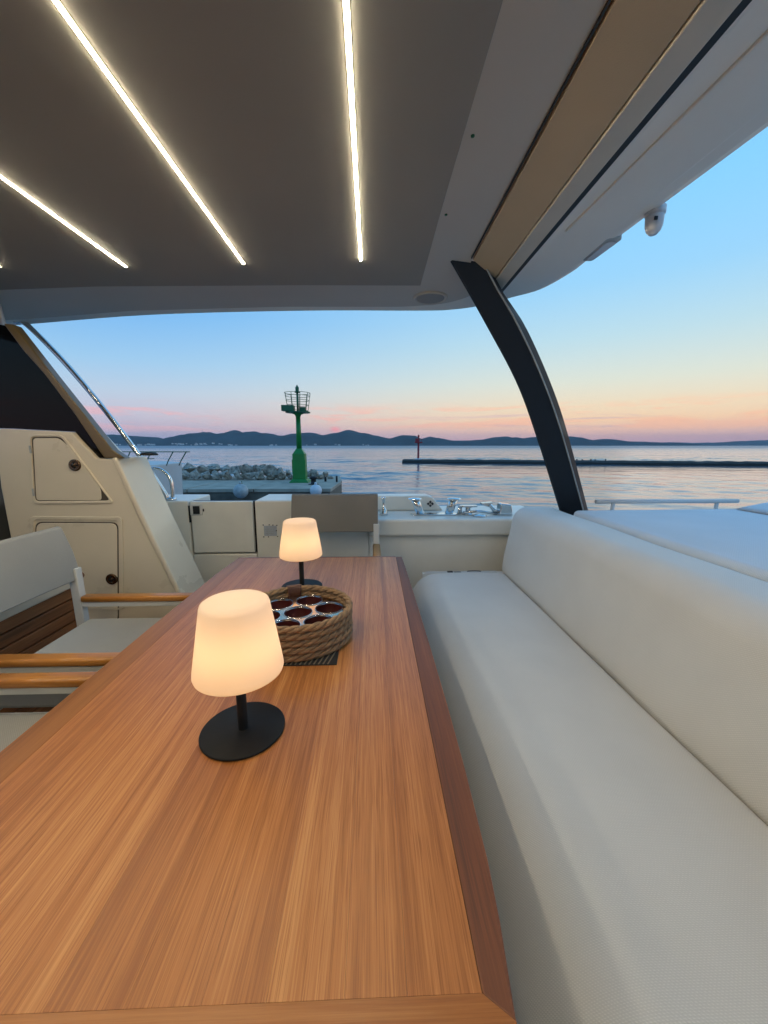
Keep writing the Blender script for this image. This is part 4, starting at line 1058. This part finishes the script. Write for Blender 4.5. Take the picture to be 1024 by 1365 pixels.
for (hx, hy) in holes:
    c_ = MB().lathe([(.0460, RZ + .003), (.0472, RZ + .0038), (.0480, RZ + .002), (.046, RZ - .002)], c=(hx, hy, 0), n=36).build('hole_rim', CHROME, rk)
    MB().lathe([(.0452, RZ - .002), (.045, .004), (0, .004)], c=(hx, hy, 0), n=30).build('cup', CUP, c_)
tag(rk, 'shiny metal rack with seven round holes inside the rope basket', 'rack')

# ---- chairs
def make_chair(cloth_back, cloth_seat, frame):
    """director style chair, faces local +X, origin on the floor under its middle"""
    e = empty('armchair', (0, 0, 0)); W = .285; rear, front = -.27, .27
    for s in (-1, 1):
        MB().prism([(rear - .02, s * W - .02, 0), (rear + .02, s * W - .02, 0), (rear - .0, s * W - .02, .80), (rear - .04, s * W - .02, .80)], (0, .04, 0)).build('leg', frame, e, .004)
        MB().prism([(front - .02, s * W - .02, 0), (front + .02, s * W - .02, 0), (front + .015, s * W - .02, .632), (front - .02, s * W - .02, .632)], (0, .04, 0)).build('leg', frame, e, .004)
        MB().box(rear - .0, front + .03, s * W - .016, s * W + .016, .607, .63).build('arm_rail', frame, e, .003)
        MB().prism([(rear + .01, s * W + y, z) for y, z in rounded([(-.026, .632), (.026, .632), (.026, .662), (-.026, .662)], .012, 4)], (front - rear + .06, 0, 0), True).build('armrest', ARMW, e)
        MB().box(rear, front, s * W - .014, s * W + .014, .40, .44).build('side_rail', frame, e, .003)
    MB().box(front - .015, front + .015, -W + .0145, W - .0145, .40, .44).build('front_rail', frame, e, .003)
    MB().box(rear - .015, rear + .015, -W + .0205, W - .0205, .40, .44).build('rear_rail', frame, e, .003)
    s_ = MB().box(rear + .03, front + .03, -W + .0155, W - .0155, .442, .556).build('seat_cushion', cloth_seat, e, .028, 5)
    # backrest pad, leaning back, slightly curved
    nb_ = 9; vs = []
    for j in range(nb_):
        y = -W - .012 + (2 * W + .024) * j / (nb_ - 1); bow = -.022 * (1 - ((y / W) ** 2)); sag = -.004 * (1 - (y / W) ** 2)
        for (x_, z_) in [(0, 0), (.030, .0), (.036, .06), (.033, .14), (.014, .252), (.0, .262), (-.018, .255), (-.022, .14), (-.012, .03)]:
            vs.append((rear - .035 + x_ - z_ * .16 + bow, y, .742 + z_ + sag))
    k_ = 9; fs = [(i * k_ + a, i * k_ + (a + 1) % k_, (i + 1) * k_ + (a + 1) % k_, (i + 1) * k_ + a) for i in range(nb_ - 1) for a in range(k_)] + [tuple(range(k_)), tuple((nb_ - 1) * k_ + a for a in range(k_))[::-1]]
    MB().add(vs, fs, True).build('backrest', cloth_back, e, .006, 3)
    return e
c1_ = make_chair(CHAIRF, CHAIRF, WHITEM); c1_.location = (-1.14, 1.575, 0); tag(c1_, 'light grey armchair at the far left, its wooden arm nearest the lockers', 'chair', 'armchairs round the table')
c2_ = copy_tree(c1_); c2_.location = (-1.14, .885, 0); tag(c2_, 'near left armchair cut off by the photo edge beside the table', 'chair', 'armchairs round the table')
c3_ = make_chair(CHAIRT, CHAIRT, WHITEM); c3_.location = (-.262, 2.47, 0.0); c3_.rotation_euler = (0, 0, R(-90)); c3_.scale = (1, 1.04, 1.035)
tag(c3_, 'taupe armchair at the far end of the table, back to the stern', 'chair', 'armchairs round the table')

# ---- haze over the channel
USE_HAZE = True
if USE_HAZE:
    hz = MB().box(-20000, 20000, -3000, 16000, WZ - 1.2, 420).build('haze', BLACK)
    m = bpy.data.materials.new('haze_air'); m.use_nodes = True; t = m.node_tree; t.nodes.clear()
    pv = t.nodes.new('ShaderNodeVolumePrincipled'); pv.inputs['Density'].default_value = 0.000045
    pv.inputs['Color'].default_value = (0.72, 0.86, 1.0, 1); pv.inputs['Anisotropy'].default_value = 0.0
    oo = t.nodes.new('ShaderNodeOutputMaterial'); t.links.new(pv.outputs[0], oo.inputs['Volume'])
    hz.data.materials.clear(); hz.data.materials.append(m); tag(hz, kind='stuff')
